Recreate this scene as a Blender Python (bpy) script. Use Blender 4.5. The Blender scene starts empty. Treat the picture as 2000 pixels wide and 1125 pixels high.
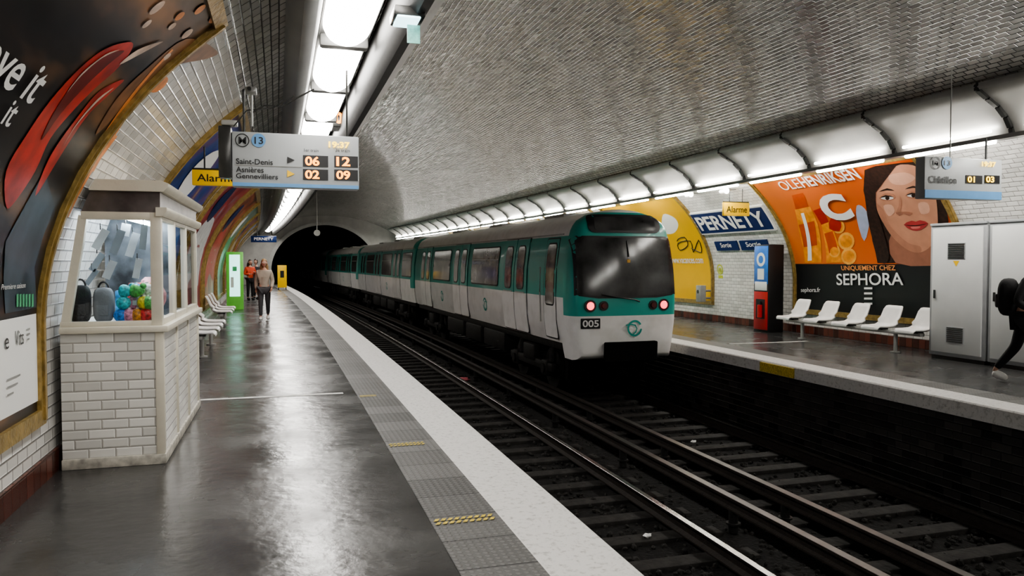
import bpy, bmesh, math, random
from mathutils import Vector, Matrix
random.seed(7)
sin,cos,pi=math.sin,math.cos,math.pi
A=.0006
# ---------------- camera model
S=1480.0
CAM=Vector((0,0,1.6)); th=math.atan(440/1480); pt=math.atan(50.5/1480)
Fw=Vector((sin(th)*cos(pt),cos(th)*cos(pt),-sin(pt))); R=Vector((cos(th),-sin(th),0)); U=R.cross(Fw)
def ray(u,v): return Fw*S+R*(u-1000)+U*(562.5-v)
def hz(u,v,z=0):
    d=ray(u,v); p=CAM+d*((z-1.6)/d.z); return (p.x+A*p.y**2,p.y)
def hy(u,v,y):
    d=ray(u,v); p=CAM+d*(y/d.y); return (p.x+A*y*y,p.z)
XC,HW,ZC,HH=4.8,6.5,1.1,3.9
WL_,WR_=XC-HW,XC+HW
def inside(L,z):
    if z<ZC: return abs(L-XC)<HW
    if z>ZC+HH: return False
    return abs(L-XC)<HW*math.sqrt(1-((z-ZC)/HH)**2)
ARC=[(0.0,0.0)]
for i in range(1,181):
    p0=(i-1)*pi/360; p1=i*pi/360
    ARC.append((p1,ARC[-1][1]+math.hypot(HW*(cos(p1)-cos(p0)),HH*(sin(p1)-sin(p0)))))
def phi2t(p):
    f=p/(pi/360); i=min(int(f),179); return ZC+ARC[i][1]+(ARC[i+1][1]-ARC[i][1])*(f-i)
def t2phi(t):
    t-=ZC
    for i in range(180):
        if ARC[i+1][1]>=t:
            return ARC[i][0]+(pi/360)*(t-ARC[i][1])/(ARC[i+1][1]-ARC[i][1])
    return pi/2
def prof(t):
    if t<=ZC: return HW,t,1.0,0.0
    p=t2phi(t); nx,nz=cos(p)/HW,sin(p)/HH; l=math.hypot(nx,nz)
    return HW*cos(p),ZC+HH*sin(p),nx/l,nz/l
def z2t(z): return z if z<=ZC else phi2t(math.asin(min(1,(z-ZC)/HH)))
def wp(side,y,t,off=0):
    x,z,nx,nz=prof(t); x-=off*nx; z-=off*nz
    return Vector(((XC+x if side=='R' else XC-x)-A*y*y,y,z))
def hw_(u,v):
    d=ray(u,v).normalized(); k=0
    while k<90:
        k+=.25; p=CAM+d*k
        if not inside(p.x+A*p.y**2,p.z): break
    a,b=k-.25,k
    for _ in range(30):
        m=(a+b)/2; p=CAM+d*m
        if inside(p.x+A*p.y**2,p.z): a=m
        else: b=m
    p=CAM+d*a
    return p.y,z2t(p.z)
def place(L,y,z=0): return Vector((L-A*y*y,y,z))
def tang(y): return 2*A*y
def wl(z): return XC-prof(z2t(z))[0]
# ---------------- materials
def base(name):
    m=bpy.data.materials.new(name); m.use_nodes=True; nt=m.node_tree
    return m,nt,nt.nodes['Principled BSDF']
def M(name,col,rough=.5,metal=0,var=.1,scale=6,bump=0,bscale=60,emit=None,es=0,rvar=0,coat=0,spec=.5):
    m,nt,b=base(name); N=nt.nodes; K=nt.links
    tc=N.new('ShaderNodeTexCoord'); no=N.new('ShaderNodeTexNoise'); no.inputs['Scale'].default_value=scale; no.inputs['Detail'].default_value=5
    K.new(tc.outputs['Object'],no.inputs['Vector'])
    r=N.new('ShaderNodeValToRGB'); r.color_ramp.elements[0].position=.3; r.color_ramp.elements[1].position=.7
    r.color_ramp.elements[0].color=(*[c*(1-var) for c in col],1); r.color_ramp.elements[1].color=(*[min(1,c*(1+var)) for c in col],1)
    K.new(no.outputs['Fac'],r.inputs['Fac']); K.new(r.outputs['Color'],b.inputs['Base Color'])
    b.inputs['Roughness'].default_value=rough; b.inputs['Metallic'].default_value=metal; b.inputs['Coat Weight'].default_value=coat; b.inputs['Specular IOR Level'].default_value=spec
    if bump:
        n2=N.new('ShaderNodeTexNoise'); n2.inputs['Scale'].default_value=bscale; n2.inputs['Detail'].default_value=4
        K.new(tc.outputs['Object'],n2.inputs['Vector']); bp=N.new('ShaderNodeBump'); bp.inputs['Strength'].default_value=bump; bp.inputs['Distance'].default_value=.02
        K.new(n2.outputs['Fac'],bp.inputs['Height']); K.new(bp.outputs['Normal'],b.inputs['Normal'])
    if emit: b.inputs['Emission Color'].default_value=(*emit,1); b.inputs['Emission Strength'].default_value=es
    return m
def mth(nt,op,a,b=None,c=None):
    n=nt.nodes.new('ShaderNodeMath'); n.operation=op
    for i,x in enumerate((a,b,c)):
        if x is None: continue
        if isinstance(x,(int,float)): n.inputs[i].default_value=x
        else: nt.links.new(x,n.inputs[i])
    return n.outputs[0]
def tile(name,tw,th_,col,grout,rough=.15,tilt=.06,src='uv',bs=.5,var=.08,metal=0,bev=.012,mort=.003):
    m,nt,b=base(name); N=nt.nodes; K=nt.links
    tc=N.new('ShaderNodeTexCoord'); sp=N.new('ShaderNodeSeparateXYZ')
    K.new(tc.outputs['UV' if src=='uv' else 'Object'],sp.inputs[0])
    if src=='uv': u,v=sp.outputs[0],sp.outputs[1]
    else: u,v=mth(nt,'ADD',sp.outputs[0],sp.outputs[1]),sp.outputs[2]
    vv=mth(nt,'DIVIDE',v,th_); row=mth(nt,'FLOOR',vv)
    off=mth(nt,'MULTIPLY',mth(nt,'FLOORED_MODULO',row,2.0),.5)
    uu=mth(nt,'ADD',mth(nt,'DIVIDE',u,tw),off); cl=mth(nt,'FLOOR',uu)
    fx=mth(nt,'FRACT',uu); fy=mth(nt,'FRACT',vv)
    ex=mth(nt,'MULTIPLY',mth(nt,'MINIMUM',fx,mth(nt,'SUBTRACT',1.0,fx)),tw)
    ey=mth(nt,'MULTIPLY',mth(nt,'MINIMUM',fy,mth(nt,'SUBTRACT',1.0,fy)),th_)
    e=mth(nt,'MINIMUM',ex,ey)
    cb=N.new('ShaderNodeCombineXYZ'); K.new(cl,cb.inputs[0]); K.new(row,cb.inputs[1])
    wn=N.new('ShaderNodeTexWhiteNoise'); wn.noise_dimensions='2D'; K.new(cb.outputs[0],wn.inputs['Vector'])
    mr=N.new('ShaderNodeMapRange'); mr.interpolation_type='SMOOTHSTEP'; mr.inputs['From Min'].default_value=0; mr.inputs['From Max'].default_value=bev
    K.new(e,mr.inputs['Value'])
    bp=N.new('ShaderNodeBump'); bp.inputs['Strength'].default_value=bs; bp.inputs['Distance'].default_value=.01
    K.new(mr.outputs['Result'],bp.inputs['Height'])
    ge=N.new('ShaderNodeNewGeometry'); v1=N.new('ShaderNodeVectorMath'); v1.operation='SUBTRACT'; K.new(wn.outputs['Color'],v1.inputs[0]); v1.inputs[1].default_value=(.5,.5,.5)
    v2=N.new('ShaderNodeVectorMath'); v2.operation='SCALE'; K.new(v1.outputs[0],v2.inputs[0]); v2.inputs['Scale'].default_value=tilt
    v3=N.new('ShaderNodeVectorMath'); v3.operation='ADD'; K.new(ge.outputs['Normal'],v3.inputs[0]); K.new(v2.outputs[0],v3.inputs[1])
    v4=N.new('ShaderNodeVectorMath'); v4.operation='NORMALIZE'; K.new(v3.outputs[0],v4.inputs[0])
    K.new(v4.outputs[0],bp.inputs['Normal']); K.new(bp.outputs['Normal'],b.inputs['Normal'])
    rp=N.new('ShaderNodeValToRGB'); rp.color_ramp.elements[0].color=(*[c*(1-var*2) for c in col],1); rp.color_ramp.elements[1].color=(*[min(1,c*(1+var)) for c in col],1)
    K.new(wn.outputs['Value'],rp.inputs['Fac'])
    no=N.new('ShaderNodeTexNoise'); no.inputs['Scale'].default_value=.7; no.inputs['Detail'].default_value=6; K.new(tc.outputs['Object'],no.inputs['Vector'])
    dm=N.new('ShaderNodeMapRange'); dm.inputs['From Min'].default_value=.3; dm.inputs['From Max'].default_value=.7; dm.inputs['To Min'].default_value=.82; dm.inputs['To Max'].default_value=1.0; K.new(no.outputs['Fac'],dm.inputs['Value'])
    sc=N.new('ShaderNodeVectorMath'); sc.operation='SCALE'; K.new(rp.outputs['Color'],sc.inputs[0]); K.new(dm.outputs['Result'],sc.inputs['Scale'])
    mx=N.new('ShaderNodeMix'); mx.data_type='RGBA'; K.new(mth(nt,'LESS_THAN',e,mort),mx.inputs[0]); K.new(sc.outputs[0],mx.inputs[6]); mx.inputs[7].default_value=(*grout,1)
    K.new(mx.outputs[2],b.inputs['Base Color']); b.inputs['Roughness'].default_value=rough; b.inputs['Metallic'].default_value=metal
    return m
def glassmat(name,tint=(.9,.95,.97),fac=.12):
    m,nt,b=base(name); N=nt.nodes; K=nt.links
    tr=N.new('ShaderNodeBsdfTransparent'); tr.inputs[0].default_value=(*tint,1)
    gl=N.new('ShaderNodeBsdfGlossy'); gl.inputs['Roughness'].default_value=.03
    mx=N.new('ShaderNodeMixShader'); lw=N.new('ShaderNodeLayerWeight'); lw.inputs[0].default_value=fac
    K.new(mth(nt,'ADD',lw.outputs['Fresnel'],.05),mx.inputs[0]); K.new(tr.outputs[0],mx.inputs[1]); K.new(gl.outputs[0],mx.inputs[2]); K.new(mx.outputs[0],N['Material Output'].inputs[0])
    return m
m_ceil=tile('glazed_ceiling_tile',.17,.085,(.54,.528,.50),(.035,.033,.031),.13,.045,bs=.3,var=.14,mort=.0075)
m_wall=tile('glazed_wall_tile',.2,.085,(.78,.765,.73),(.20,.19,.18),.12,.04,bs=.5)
m_kbrick=tile('kiosk_brick_tile',.19,.075,(.78,.77,.73),(.36,.345,.32),.2,.03,src='obj',bs=.5)
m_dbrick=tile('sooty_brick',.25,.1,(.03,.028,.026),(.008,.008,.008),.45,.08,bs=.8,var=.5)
m_endw=M('end_wall_render',(.38,.37,.35),.5,var=.12,scale=2,bump=.2)
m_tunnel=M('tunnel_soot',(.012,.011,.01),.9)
m_fasc=M('painted_fascia',(.64,.63,.60),.6,var=.25,scale=9,bump=.3)
m_cream=M('cream_paint',(.64,.605,.51),.4,var=.08,scale=5,bump=.05)
m_grey=M('grey_metal',(.33,.33,.32),.35,.3,var=.1)
m_lgrey=M('light_grey_metal',(.42,.42,.40),.4,.1,var=.08)
m_dgrey=M('dark_grey_metal',(.05,.05,.048),.25,.3,var=.2)
m_panel=M('vault_sheet_metal',(.19,.19,.185),.45,.1,var=.12,scale=2)
m_tray=M('tray_metal',(.022,.0215,.021),.5,0,var=.2,spec=.25)
m_black=M('black_rubber',(.012,.012,.013),.45)
m_dirtblack=M('sooty_underframe',(.012,.0115,.011),.6,var=.5,scale=12,bump=.3,spec=.3)
m_vblack=M('soot_black_steel',(.004,.004,.004),.8,spec=.15)
m_white=M('white_paint',(.8,.8,.78),.35,var=.04)
m_steel=M('polished_rail_head',(.30,.285,.265),.25,1.0,var=.25,scale=15)
m_rust=M('rusty_rail_web',(.018,.013,.01),.6,.2,var=.4,scale=20,bump=.3)
m_gold=M('bronze_ceramic_frame',(.34,.235,.08),.32,.25,var=.35,scale=14,bump=.35,bscale=30)
m_base=tile('oxblood_base_tile',.15,.2,(.12,.03,.018),(.03,.02,.015),.25,.03,bs=.4,var=.3)
m_glow=M('lit_diffuser',(1,1,1),.4,emit=(1,.965,.91),es=13,var=0)
m_tube=M('fluorescent_tube_glow',(1,1,1),.4,emit=(1,.965,.90),es=28,var=0)
m_strip=M('lit_lower_strip',(1,1,1),.4,emit=(1,.965,.90),es=56,var=0)
m_refl=M('enamel_reflector',(.36,.355,.335),.35,.1,var=.07,scale=3)
m_glass=glassmat('clear_glass')
def floormat():
    m,nt,b=base('polished_asphalt'); N=nt.nodes; K=nt.links
    tc=N.new('ShaderNodeTexCoord'); n1=N.new('ShaderNodeTexNoise'); n1.inputs['Scale'].default_value=1.3; n1.inputs['Detail'].default_value=8; K.new(tc.outputs['Object'],n1.inputs[0])
    r=N.new('ShaderNodeValToRGB'); r.color_ramp.elements[0].position=.32; r.color_ramp.elements[1].position=.72; r.color_ramp.elements[0].color=(.034,.034,.034,1); r.color_ramp.elements[1].color=(.066,.065,.063,1)
    K.new(n1.outputs['Fac'],r.inputs[0]); K.new(r.outputs[0],b.inputs['Base Color'])
    mr=N.new('ShaderNodeMapRange'); mr.inputs['From Min'].default_value=.3; mr.inputs['From Max'].default_value=.7; mr.inputs['To Min'].default_value=.17; mr.inputs['To Max'].default_value=.33; K.new(n1.outputs['Fac'],mr.inputs[0]); K.new(mr.outputs[0],b.inputs['Roughness'])
    n2=N.new('ShaderNodeTexNoise'); n2.inputs['Scale'].default_value=9; n2.inputs['Detail'].default_value=8; K.new(tc.outputs['Object'],n2.inputs[0])
    bp=N.new('ShaderNodeBump'); bp.inputs['Strength'].default_value=.4; bp.inputs['Distance'].default_value=.01; K.new(n2.outputs['Fac'],bp.inputs['Height']); K.new(bp.outputs[0],b.inputs['Normal'])
    b.inputs['Specular IOR Level'].default_value=.48
    return m
m_floor=floormat()
def tactmat():
    m,nt,b=base('tactile_paving'); N=nt.nodes; K=nt.links
    tc=N.new('ShaderNodeTexCoord'); sp=N.new('ShaderNodeSeparateXYZ'); K.new(tc.outputs['UV'],sp.inputs[0])
    u,v=sp.outputs[0],sp.outputs[1]
    fu=mth(nt,'SUBTRACT',mth(nt,'FRACT',mth(nt,'DIVIDE',u,.045)),.5); fv=mth(nt,'SUBTRACT',mth(nt,'FRACT',mth(nt,'DIVIDE',v,.045)),.5)
    d=mth(nt,'SQRT',mth(nt,'ADD',mth(nt,'MULTIPLY',fu,fu),mth(nt,'MULTIPLY',fv,fv)))
    mr=N.new('ShaderNodeMapRange'); mr.inputs['From Min'].default_value=.4; mr.inputs['From Max'].default_value=.22; K.new(d,mr.inputs[0])
    bp=N.new('ShaderNodeBump'); bp.inputs['Strength'].default_value=.9; bp.inputs['Distance'].default_value=.008; K.new(mr.outputs[0],bp.inputs['Height']); K.new(bp.outputs[0],b.inputs['Normal'])
    fp=mth(nt,'FRACT',mth(nt,'DIVIDE',u,.42)); joint=mth(nt,'LESS_THAN',fp,.03)
    wn=N.new('ShaderNodeTexWhiteNoise'); wn.noise_dimensions='1D'; K.new(mth(nt,'FLOOR',mth(nt,'DIVIDE',u,.42)),wn.inputs['W'])
    r=N.new('ShaderNodeValToRGB'); r.color_ramp.elements[0].color=(.07,.07,.068,1); r.color_ramp.elements[1].color=(.14,.139,.135,1); K.new(wn.outputs['Value'],r.inputs[0])
    m2=N.new('ShaderNodeMix'); m2.data_type='RGBA'; K.new(mth(nt,'MULTIPLY',mr.outputs[0],.5),m2.inputs[0]); K.new(r.outputs[0],m2.inputs[6]); m2.inputs[7].default_value=(.20,.198,.192,1)
    mx=N.new('ShaderNodeMix'); mx.data_type='RGBA'; K.new(joint,mx.inputs[0]); K.new(m2.outputs[2],mx.inputs[6]); mx.inputs[7].default_value=(.03,.03,.03,1)
    K.new(mx.outputs[2],b.inputs['Base Color']); b.inputs['Roughness'].default_value=.5
    return m
m_tact=tactmat()
def wornwhite():
    m,nt,b=base('worn_white_edge_paint'); N=nt.nodes; K=nt.links
    tc=N.new('ShaderNodeTexCoord'); n1=N.new('ShaderNodeTexNoise'); n1.inputs['Scale'].default_value=22; n1.inputs['Detail'].default_value=9; n1.inputs['Roughness'].default_value=.7; K.new(tc.outputs['Object'],n1.inputs[0])
    r=N.new('ShaderNodeValToRGB'); r.color_ramp.elements[0].position=.3; r.color_ramp.elements[1].position=.48; r.color_ramp.elements[0].color=(.30,.29,.275,1); r.color_ramp.elements[1].color=(.62,.61,.59,1)
    K.new(n1.outputs['Fac'],r.inputs[0]); K.new(r.outputs[0],b.inputs['Base Color']); b.inputs['Roughness'].default_value=.6
    bp=N.new('ShaderNodeBump'); bp.inputs['Strength'].default_value=.6; bp.inputs['Distance'].default_value=.01; K.new(n1.outputs['Fac'],bp.inputs['Height']); K.new(bp.outputs[0],b.inputs['Normal'])
    return m
m_edge=wornwhite()
TEAL=(.02,.36,.30)
def trainpaint():
    m,nt,b=base('two_tone_train_paint'); N=nt.nodes; K=nt.links
    tc=N.new('ShaderNodeTexCoord'); sp=N.new('ShaderNodeSeparateXYZ'); K.new(tc.outputs['Object'],sp.inputs[0])
    x,y,z=sp.outputs
    front=mth(nt,'LESS_THAN',y,.50)
    side=mth(nt,'MULTIPLY',mth(nt,'GREATER_THAN',z,.93),mth(nt,'LESS_THAN',z,2.10))
    fr=mth(nt,'MULTIPLY',mth(nt,'GREATER_THAN',z,.60),mth(nt,'LESS_THAN',z,2.54))
    t=mth(nt,'ADD',mth(nt,'MULTIPLY',front,fr),mth(nt,'MULTIPLY',mth(nt,'SUBTRACT',1.0,front),side))
    no=N.new('ShaderNodeTexNoise'); no.inputs['Scale'].default_value=3; no.inputs['Detail'].default_value=6; K.new(tc.outputs['Object'],no.inputs[0])
    w=N.new('ShaderNodeValToRGB'); w.color_ramp.elements[0].color=(.78,.77,.74,1); w.color_ramp.elements[1].color=(.90,.89,.87,1); w.color_ramp.elements[0].position=.3; w.color_ramp.elements[1].position=.55; K.new(no.outputs[0],w.inputs[0])
    mx=N.new('ShaderNodeMix'); mx.data_type='RGBA'; K.new(t,mx.inputs[0]); K.new(w.outputs[0],mx.inputs[6]); mx.inputs[7].default_value=(*TEAL,1)
    K.new(mx.outputs[2],b.inputs['Base Color']); b.inputs['Roughness'].default_value=.3; b.inputs['Coat Weight'].default_value=.2
    return m
m_train=trainpaint()
m_teal=M('teal_paint',TEAL,.3,var=.05)
m_twin=M('train_window_glass',(.26,.25,.235),.1,.5,var=.6,scale=3)
m_wshield=M('dark_windshield',(.05,.05,.05),.13,.0,var=.7,scale=2,spec=.5)
m_red=M('red_lamp',(.8,.03,.03),.3,emit=(1,.02,.04),es=3.5,var=0)
m_dim=M('dim_lamp',(.12,.03,.03),.2,var=0)
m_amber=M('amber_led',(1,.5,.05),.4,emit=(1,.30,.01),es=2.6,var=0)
m_yled=M('yellow_led',(1,.8,.1),.4,emit=(1,.60,.02),es=1.8,var=0)
m_navy=M('navy_enamel',(.012,.03,.12),.2,var=.1)
m_lblue=M('light_blue_enamel',(.14,.33,.60),.35,var=.05)
m_sign=M('sign_face_grey',(.42,.44,.45),.4,var=.03)
m_yel=M('yellow_sign',(.80,.50,.01),.4,var=.05,emit=(.9,.5,.01),es=.12)
m_yelp=M('worn_yellow_paint',(.55,.42,.06),.6,var=.4,scale=40)
m_ink=M('black_ink',(.01,.01,.011),.4,var=0)
m_inkw=M('white_ink',(.82,.82,.80),.5,var=0)
# ---------------- mesh builder
class MB:
    def __init__(s,auto=False): s.bm=bmesh.new(); s.uv=s.bm.loops.layers.uv.new('UVMap'); s.gl=s.bm.faces.layers.int.new('grp'); s.mats=[]; s.auto=auto; s.g=0
    def mi(s,m):
        if m not in s.mats: s.mats.append(m)
        return s.mats.index(m)
    def add(s,vs,fs,mat,fn=None,uvs=None):
        i=s.mi(mat); V=[s.bm.verts.new(fn(*v) if fn else v) for v in vs]
        for f in fs:
            try: F=s.bm.faces.new([V[k] for k in f])
            except ValueError: continue
            F.material_index=i; F[s.gl]=s.g
            if uvs:
                for l,k in zip(F.loops,f): l[s.uv].uv=uvs[k]
        if s.auto: s.g+=1
        return V
    def addbm(s,b,mat,mtx=None):
        b.verts.ensure_lookup_table(); b.verts.index_update()
        vs=[(mtx@v.co if mtx else v.co.copy()) for v in b.verts]
        s.add(vs,[[v.index for v in f.verts] for f in b.faces],mat); b.free()
    def box(s,a,b,mat,bev=0,seg=2,mtx=None):
        t=bmesh.new(); bmesh.ops.create_cube(t,size=1)
        a=Vector(a); b=Vector(b)
        for v in t.verts: v.co=Vector([(a[i]+b[i])/2+v.co[i]*abs(b[i]-a[i]) for i in range(3)])
        if bev: bmesh.ops.bevel(t,geom=t.edges[:],offset=bev,segments=seg,profile=.5,affect='EDGES')
        s.addbm(t,mat,mtx)
    def cyl(s,p,q,r,mat,r2=None,n=16):
        p=Vector(p); q=Vector(q); d=q-p; t=bmesh.new()
        bmesh.ops.create_cone(t,cap_ends=True,segments=n,radius1=r,radius2=r if r2 is None else r2,depth=d.length)
        s.addbm(t,mat,Matrix.Translation((p+q)/2)@d.to_track_quat('Z','Y').to_matrix().to_4x4())
    def sph(s,c,r,mat,n=16,fn=None):
        t=bmesh.new(); bmesh.ops.create_uvsphere(t,u_segments=n,v_segments=max(6,n*2//3),radius=1)
        rr=r if hasattr(r,'__len__') else (r,r,r)
        for v in t.verts:
            if fn: v.co=fn(v.co)
            v.co=Vector((c[0]+v.co.x*rr[0],c[1]+v.co.y*rr[1],c[2]+v.co.z*rr[2]))
        s.addbm(t,mat)
    def tube(s,pts,r,mat,n=8):
        pts=[Vector(p) for p in pts]; vs=[];fs=[]
        for i,p in enumerate(pts):
            d=(pts[min(i+1,len(pts)-1)]-pts[max(i-1,0)]).normalized(); q=d.to_track_quat('Z','Y')
            for k in range(n): vs.append(p+q@Vector((r*cos(2*pi*k/n),r*sin(2*pi*k/n),0)))
        for i in range(len(pts)-1):
            for k in range(n): fs.append((i*n+k,i*n+(k+1)%n,(i+1)*n+(k+1)%n,(i+1)*n+k))
        fs.append(tuple(range(n))[::-1]); fs.append(tuple((len(pts)-1)*n+k for k in range(n)))
        s.add(vs,fs,mat)
    def prism(s,pts,y0,y1,mat):
        n=len(pts); vs=[(x,y0,z) for x,z in pts]+[(x,y1,z) for x,z in pts]
        s.add(vs,[tuple(range(n)),tuple(range(n,2*n))[::-1]]+[(i,i+n,(i+1)%n+n,(i+1)%n) for i in range(n)],mat)
    def ribbon(s,pr,y0,y1,mat,step=2.0,closed=False,cap=False,bend=True):
        n=len(pr); cum=[0]
        for i in range(1,n+1): cum.append(cum[-1]+math.hypot(pr[i%n][0]-pr[i-1][0],pr[i%n][1]-pr[i-1][1]))
        k=max(1,int(math.ceil((y1-y0)/step))); w=n+1 if closed else n; vs=[];uv=[];fs=[]
        for j in range(k+1):
            y=y0+(y1-y0)*j/k
            for i in range(w):
                x,z=pr[i%n]; vs.append((x-(A*y*y if bend else 0),y,z)); uv.append((y,cum[i]))
        for j in range(k):
            for i in range(w-1): fs.append((j*w+i,j*w+i+1,(j+1)*w+i+1,(j+1)*w+i))
        if cap and closed: fs.append(tuple(range(n))); fs.append(tuple(k*w+i for i in range(n)))
        s.add(vs,fs,mat,uvs=uv)
    def poly(s,pts,fn,mat,ml=.3):
        t=bmesh.new(); V=[t.verts.new((p[0],p[1],0)) for p in pts]; t.faces.new(V)
        s._tess(t,fn,mat,ml)
    def _tess(s,t,fn,mat,ml):
        bmesh.ops.triangulate(t,faces=t.faces[:])
        for _ in range(7):
            L=[e for e in t.edges if e.calc_length()>ml]
            if not L: break
            bmesh.ops.subdivide_edges(t,edges=L,cuts=1); bmesh.ops.triangulate(t,faces=t.faces[:])
        t.verts.index_update()
        s.add([fn(v.co.x,v.co.y) for v in t.verts],[[v.index for v in f.verts] for f in t.faces],mat); t.free()
    def slab(s,pts,fn3,h0,h1,mat,ml=.3):
        d=[]
        for i,p in enumerate(pts):
            q=pts[(i+1)%len(pts)]; k=max(1,int(math.ceil(math.hypot(q[0]-p[0],q[1]-p[1])/ml)))
            for j in range(k): d.append((p[0]+(q[0]-p[0])*j/k,p[1]+(q[1]-p[1])*j/k))
        s.poly(d,lambda a,b:fn3(a,b,h1),mat,ml)
        n=len(d); vs=[fn3(a,b,h0) for a,b in d]+[fn3(a,b,h1) for a,b in d]
        s.add(vs,[(i,(i+1)%n,(i+1)%n+n,i+n) for i in range(n)],mat)
    def text(s,st,Aq,Bq,Cq,fn,mat,off=0,ml=None):
        vs,fs=textgeo(st,off); x0=min(v[0] for v in vs);x1=max(v[0] for v in vs);y0=min(v[1] for v in vs);y1=max(v[1] for v in vs)
        def mp(x,y):
            a=(x-x0)/(x1-x0); b=(y-y0)/(y1-y0)
            return (Aq[0]+(Bq[0]-Aq[0])*a+(Cq[0]-Aq[0])*b, Aq[1]+(Bq[1]-Aq[1])*a+(Cq[1]-Aq[1])*b)
        s.add([fn(*mp(x,y)) for x,y in vs],fs,mat)
    def done(s,name,parent=None,world=True,origin=None,label=None,cat=None,kind=None,smooth=40,rotz=0,loc=None,group=None):
        o=Vector((0,0,0))
        if world:
            if parent is not None: o=parent.location
            elif origin is not None: o=Vector(origin)
            elif kind!='structure':
                c=[v.co for v in s.bm.verts]; o=Vector([(min(v[i] for v in c)+max(v[i] for v in c))/2 for i in range(2)]+[min(v.z for v in c)])
        if o.length: bmesh.ops.translate(s.bm,verts=s.bm.verts[:],vec=-o)
        if smooth:
            for f in s.bm.faces: f.smooth=True
        bms=[s.bm]
        if s.auto and s.g>1:
            bms=[]
            for g in range(s.g):
                b=s.bm.copy(); gl=b.faces.layers.int['grp']; bmesh.ops.delete(b,geom=[f for f in b.faces if f[gl]!=g],context='FACES')
                lv=[v for v in b.verts if not v.link_faces]
                if lv: bmesh.ops.delete(b,geom=lv,context='VERTS')
                if b.faces: bms.append(b)
            s.bm.free()
        for b in bms:
            me=bpy.data.meshes.new(name); b.to_mesh(me); b.free()
            for m in s.mats: me.materials.append(m)
            if smooth: me.set_sharp_from_angle(angle=math.radians(smooth))
            ob=bpy.data.objects.new(name,me); bpy.context.scene.collection.objects.link(ob)
            if parent is not None: ob.parent=parent
            elif world: ob.location=o
            if loc is not None: ob.location=loc
            ob.rotation_euler[2]=rotz
            meta(ob,label,cat,kind,group)
        return ob
def meta(ob,label=None,cat=None,kind=None,group=None):
    if label: ob['label']=label
    if cat: ob['category']=cat
    if kind: ob['kind']=kind
    if group: ob['group']=group
def root(name,label,cat,loc=(0,0,0),rotz=0,group=None,parent=None):
    e=bpy.data.objects.new(name,None); e.empty_display_size=.2; bpy.context.scene.collection.objects.link(e)
    e.location=loc; e.rotation_euler[2]=rotz; e.parent=parent; meta(e,label,cat,None,group); return e
_tc={}
def textgeo(st,off=0):
    if (st,off) in _tc: return _tc[(st,off)]
    cu=bpy.data.curves.new('t','FONT'); cu.body=st; cu.offset=off; cu.resolution_u=4
    ob=bpy.data.objects.new('t',cu); bpy.context.scene.collection.objects.link(ob); bpy.context.view_layer.update()
    me=bpy.data.meshes.new_from_object(ob.evaluated_get(bpy.context.evaluated_depsgraph_get()))
    r=([(v.co.x,v.co.y) for v in me.vertices],[tuple(p.vertices) for p in me.polygons])
    bpy.data.objects.remove(ob); bpy.data.meshes.remove(me); _tc[(st,off)]=r; return r
def rr(x0,y0,x1,y1,r,n=4):
    if x1<x0:x0,x1=x1,x0
    if y1<y0:y0,y1=y1,y0
    P=[]
    for cx,cy,a in((x1-r,y0+r,-pi/2),(x1-r,y1-r,0),(x0+r,y1-r,pi/2),(x0+r,y0+r,pi)):
        for i in range(n+1): P.append((cx+r*cos(a+i*pi/2/n),cy+r*sin(a+i*pi/2/n)))
    return P
def ell(cx,cy,rx,ry,rot=0,n=20):
    return [(cx+rx*cos(2*pi*i/n)*cos(rot)-ry*sin(2*pi*i/n)*sin(rot),cy+rx*cos(2*pi*i/n)*sin(rot)+ry*sin(2*pi*i/n)*cos(rot)) for i in range(n)]
def smooth(P,k=4):
    n=len(P);O=[]
    for i in range(n):
        a,b,c,d=P[i-1],P[i],P[(i+1)%n],P[(i+2)%n]
        for j in range(k):
            t=j/k
            O.append(tuple(.5*(2*b[q]+(c[q]-a[q])*t+(2*a[q]-5*b[q]+4*c[q]-d[q])*t*t+(3*b[q]-a[q]-3*c[q]+d[q])*t**3) for q in(0,1)))
    return O
def ringp(mb,cx,cy,r0,r1,fn,mat,n=28,a0=0,a1=2*pi):
    vs=[];fs=[]
    for i in range(n+1):
        a=a0+(a1-a0)*i/n
        vs+= [fn(cx+r0*cos(a),cy+r0*sin(a)),fn(cx+r1*cos(a),cy+r1*sin(a))]
    for i in range(n): fs.append((2*i,2*i+1,2*i+3,2*i+2))
    mb.add(vs,fs,mat)
# ---------------- STATION SHELL
Y0,Y1=-7.0,57.0
EL,ER=1.755,7.46
TT=z2t(3.42)
def profpts(t0,t1,n,side):
    out=[]
    for i in range(n+1):
        x,z,_,_=prof(t0+(t1-t0)*i/n); out.append((XC+x if side=='R' else XC-x,z))
    return out
TM=phi2t(pi/2)
pl=profpts(0,ZC,2,'L')[:-1]+profpts(ZC,TT,12,'L'); m=MB(); m.ribbon(pl,Y0,Y1,m_wall); m.done('wall_left',kind='structure',label='white bevelled tile wall curving into vault',smooth=60)
pr_=profpts(0,ZC,2,'R')[:-1]+profpts(ZC,TT,12,'R'); m=MB(); m.ribbon(pr_,Y0,Y1,m_wall); m.done('wall_right',kind='structure',label='white bevelled tile wall curving into vault',smooth=60)
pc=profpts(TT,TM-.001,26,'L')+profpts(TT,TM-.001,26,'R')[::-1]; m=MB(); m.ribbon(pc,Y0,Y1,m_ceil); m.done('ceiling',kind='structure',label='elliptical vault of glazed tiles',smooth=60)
m=MB(); m.ribbon([(WL_-.01,0),(.846,0)],Y0,Y1,m_floor); m.ribbon([(WL_-.01,-.3),(.846,-.3)],Y0,Y1,m_fasc); m.done('floor',kind='structure',label='polished dark asphalt platform',smooth=0)
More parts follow.
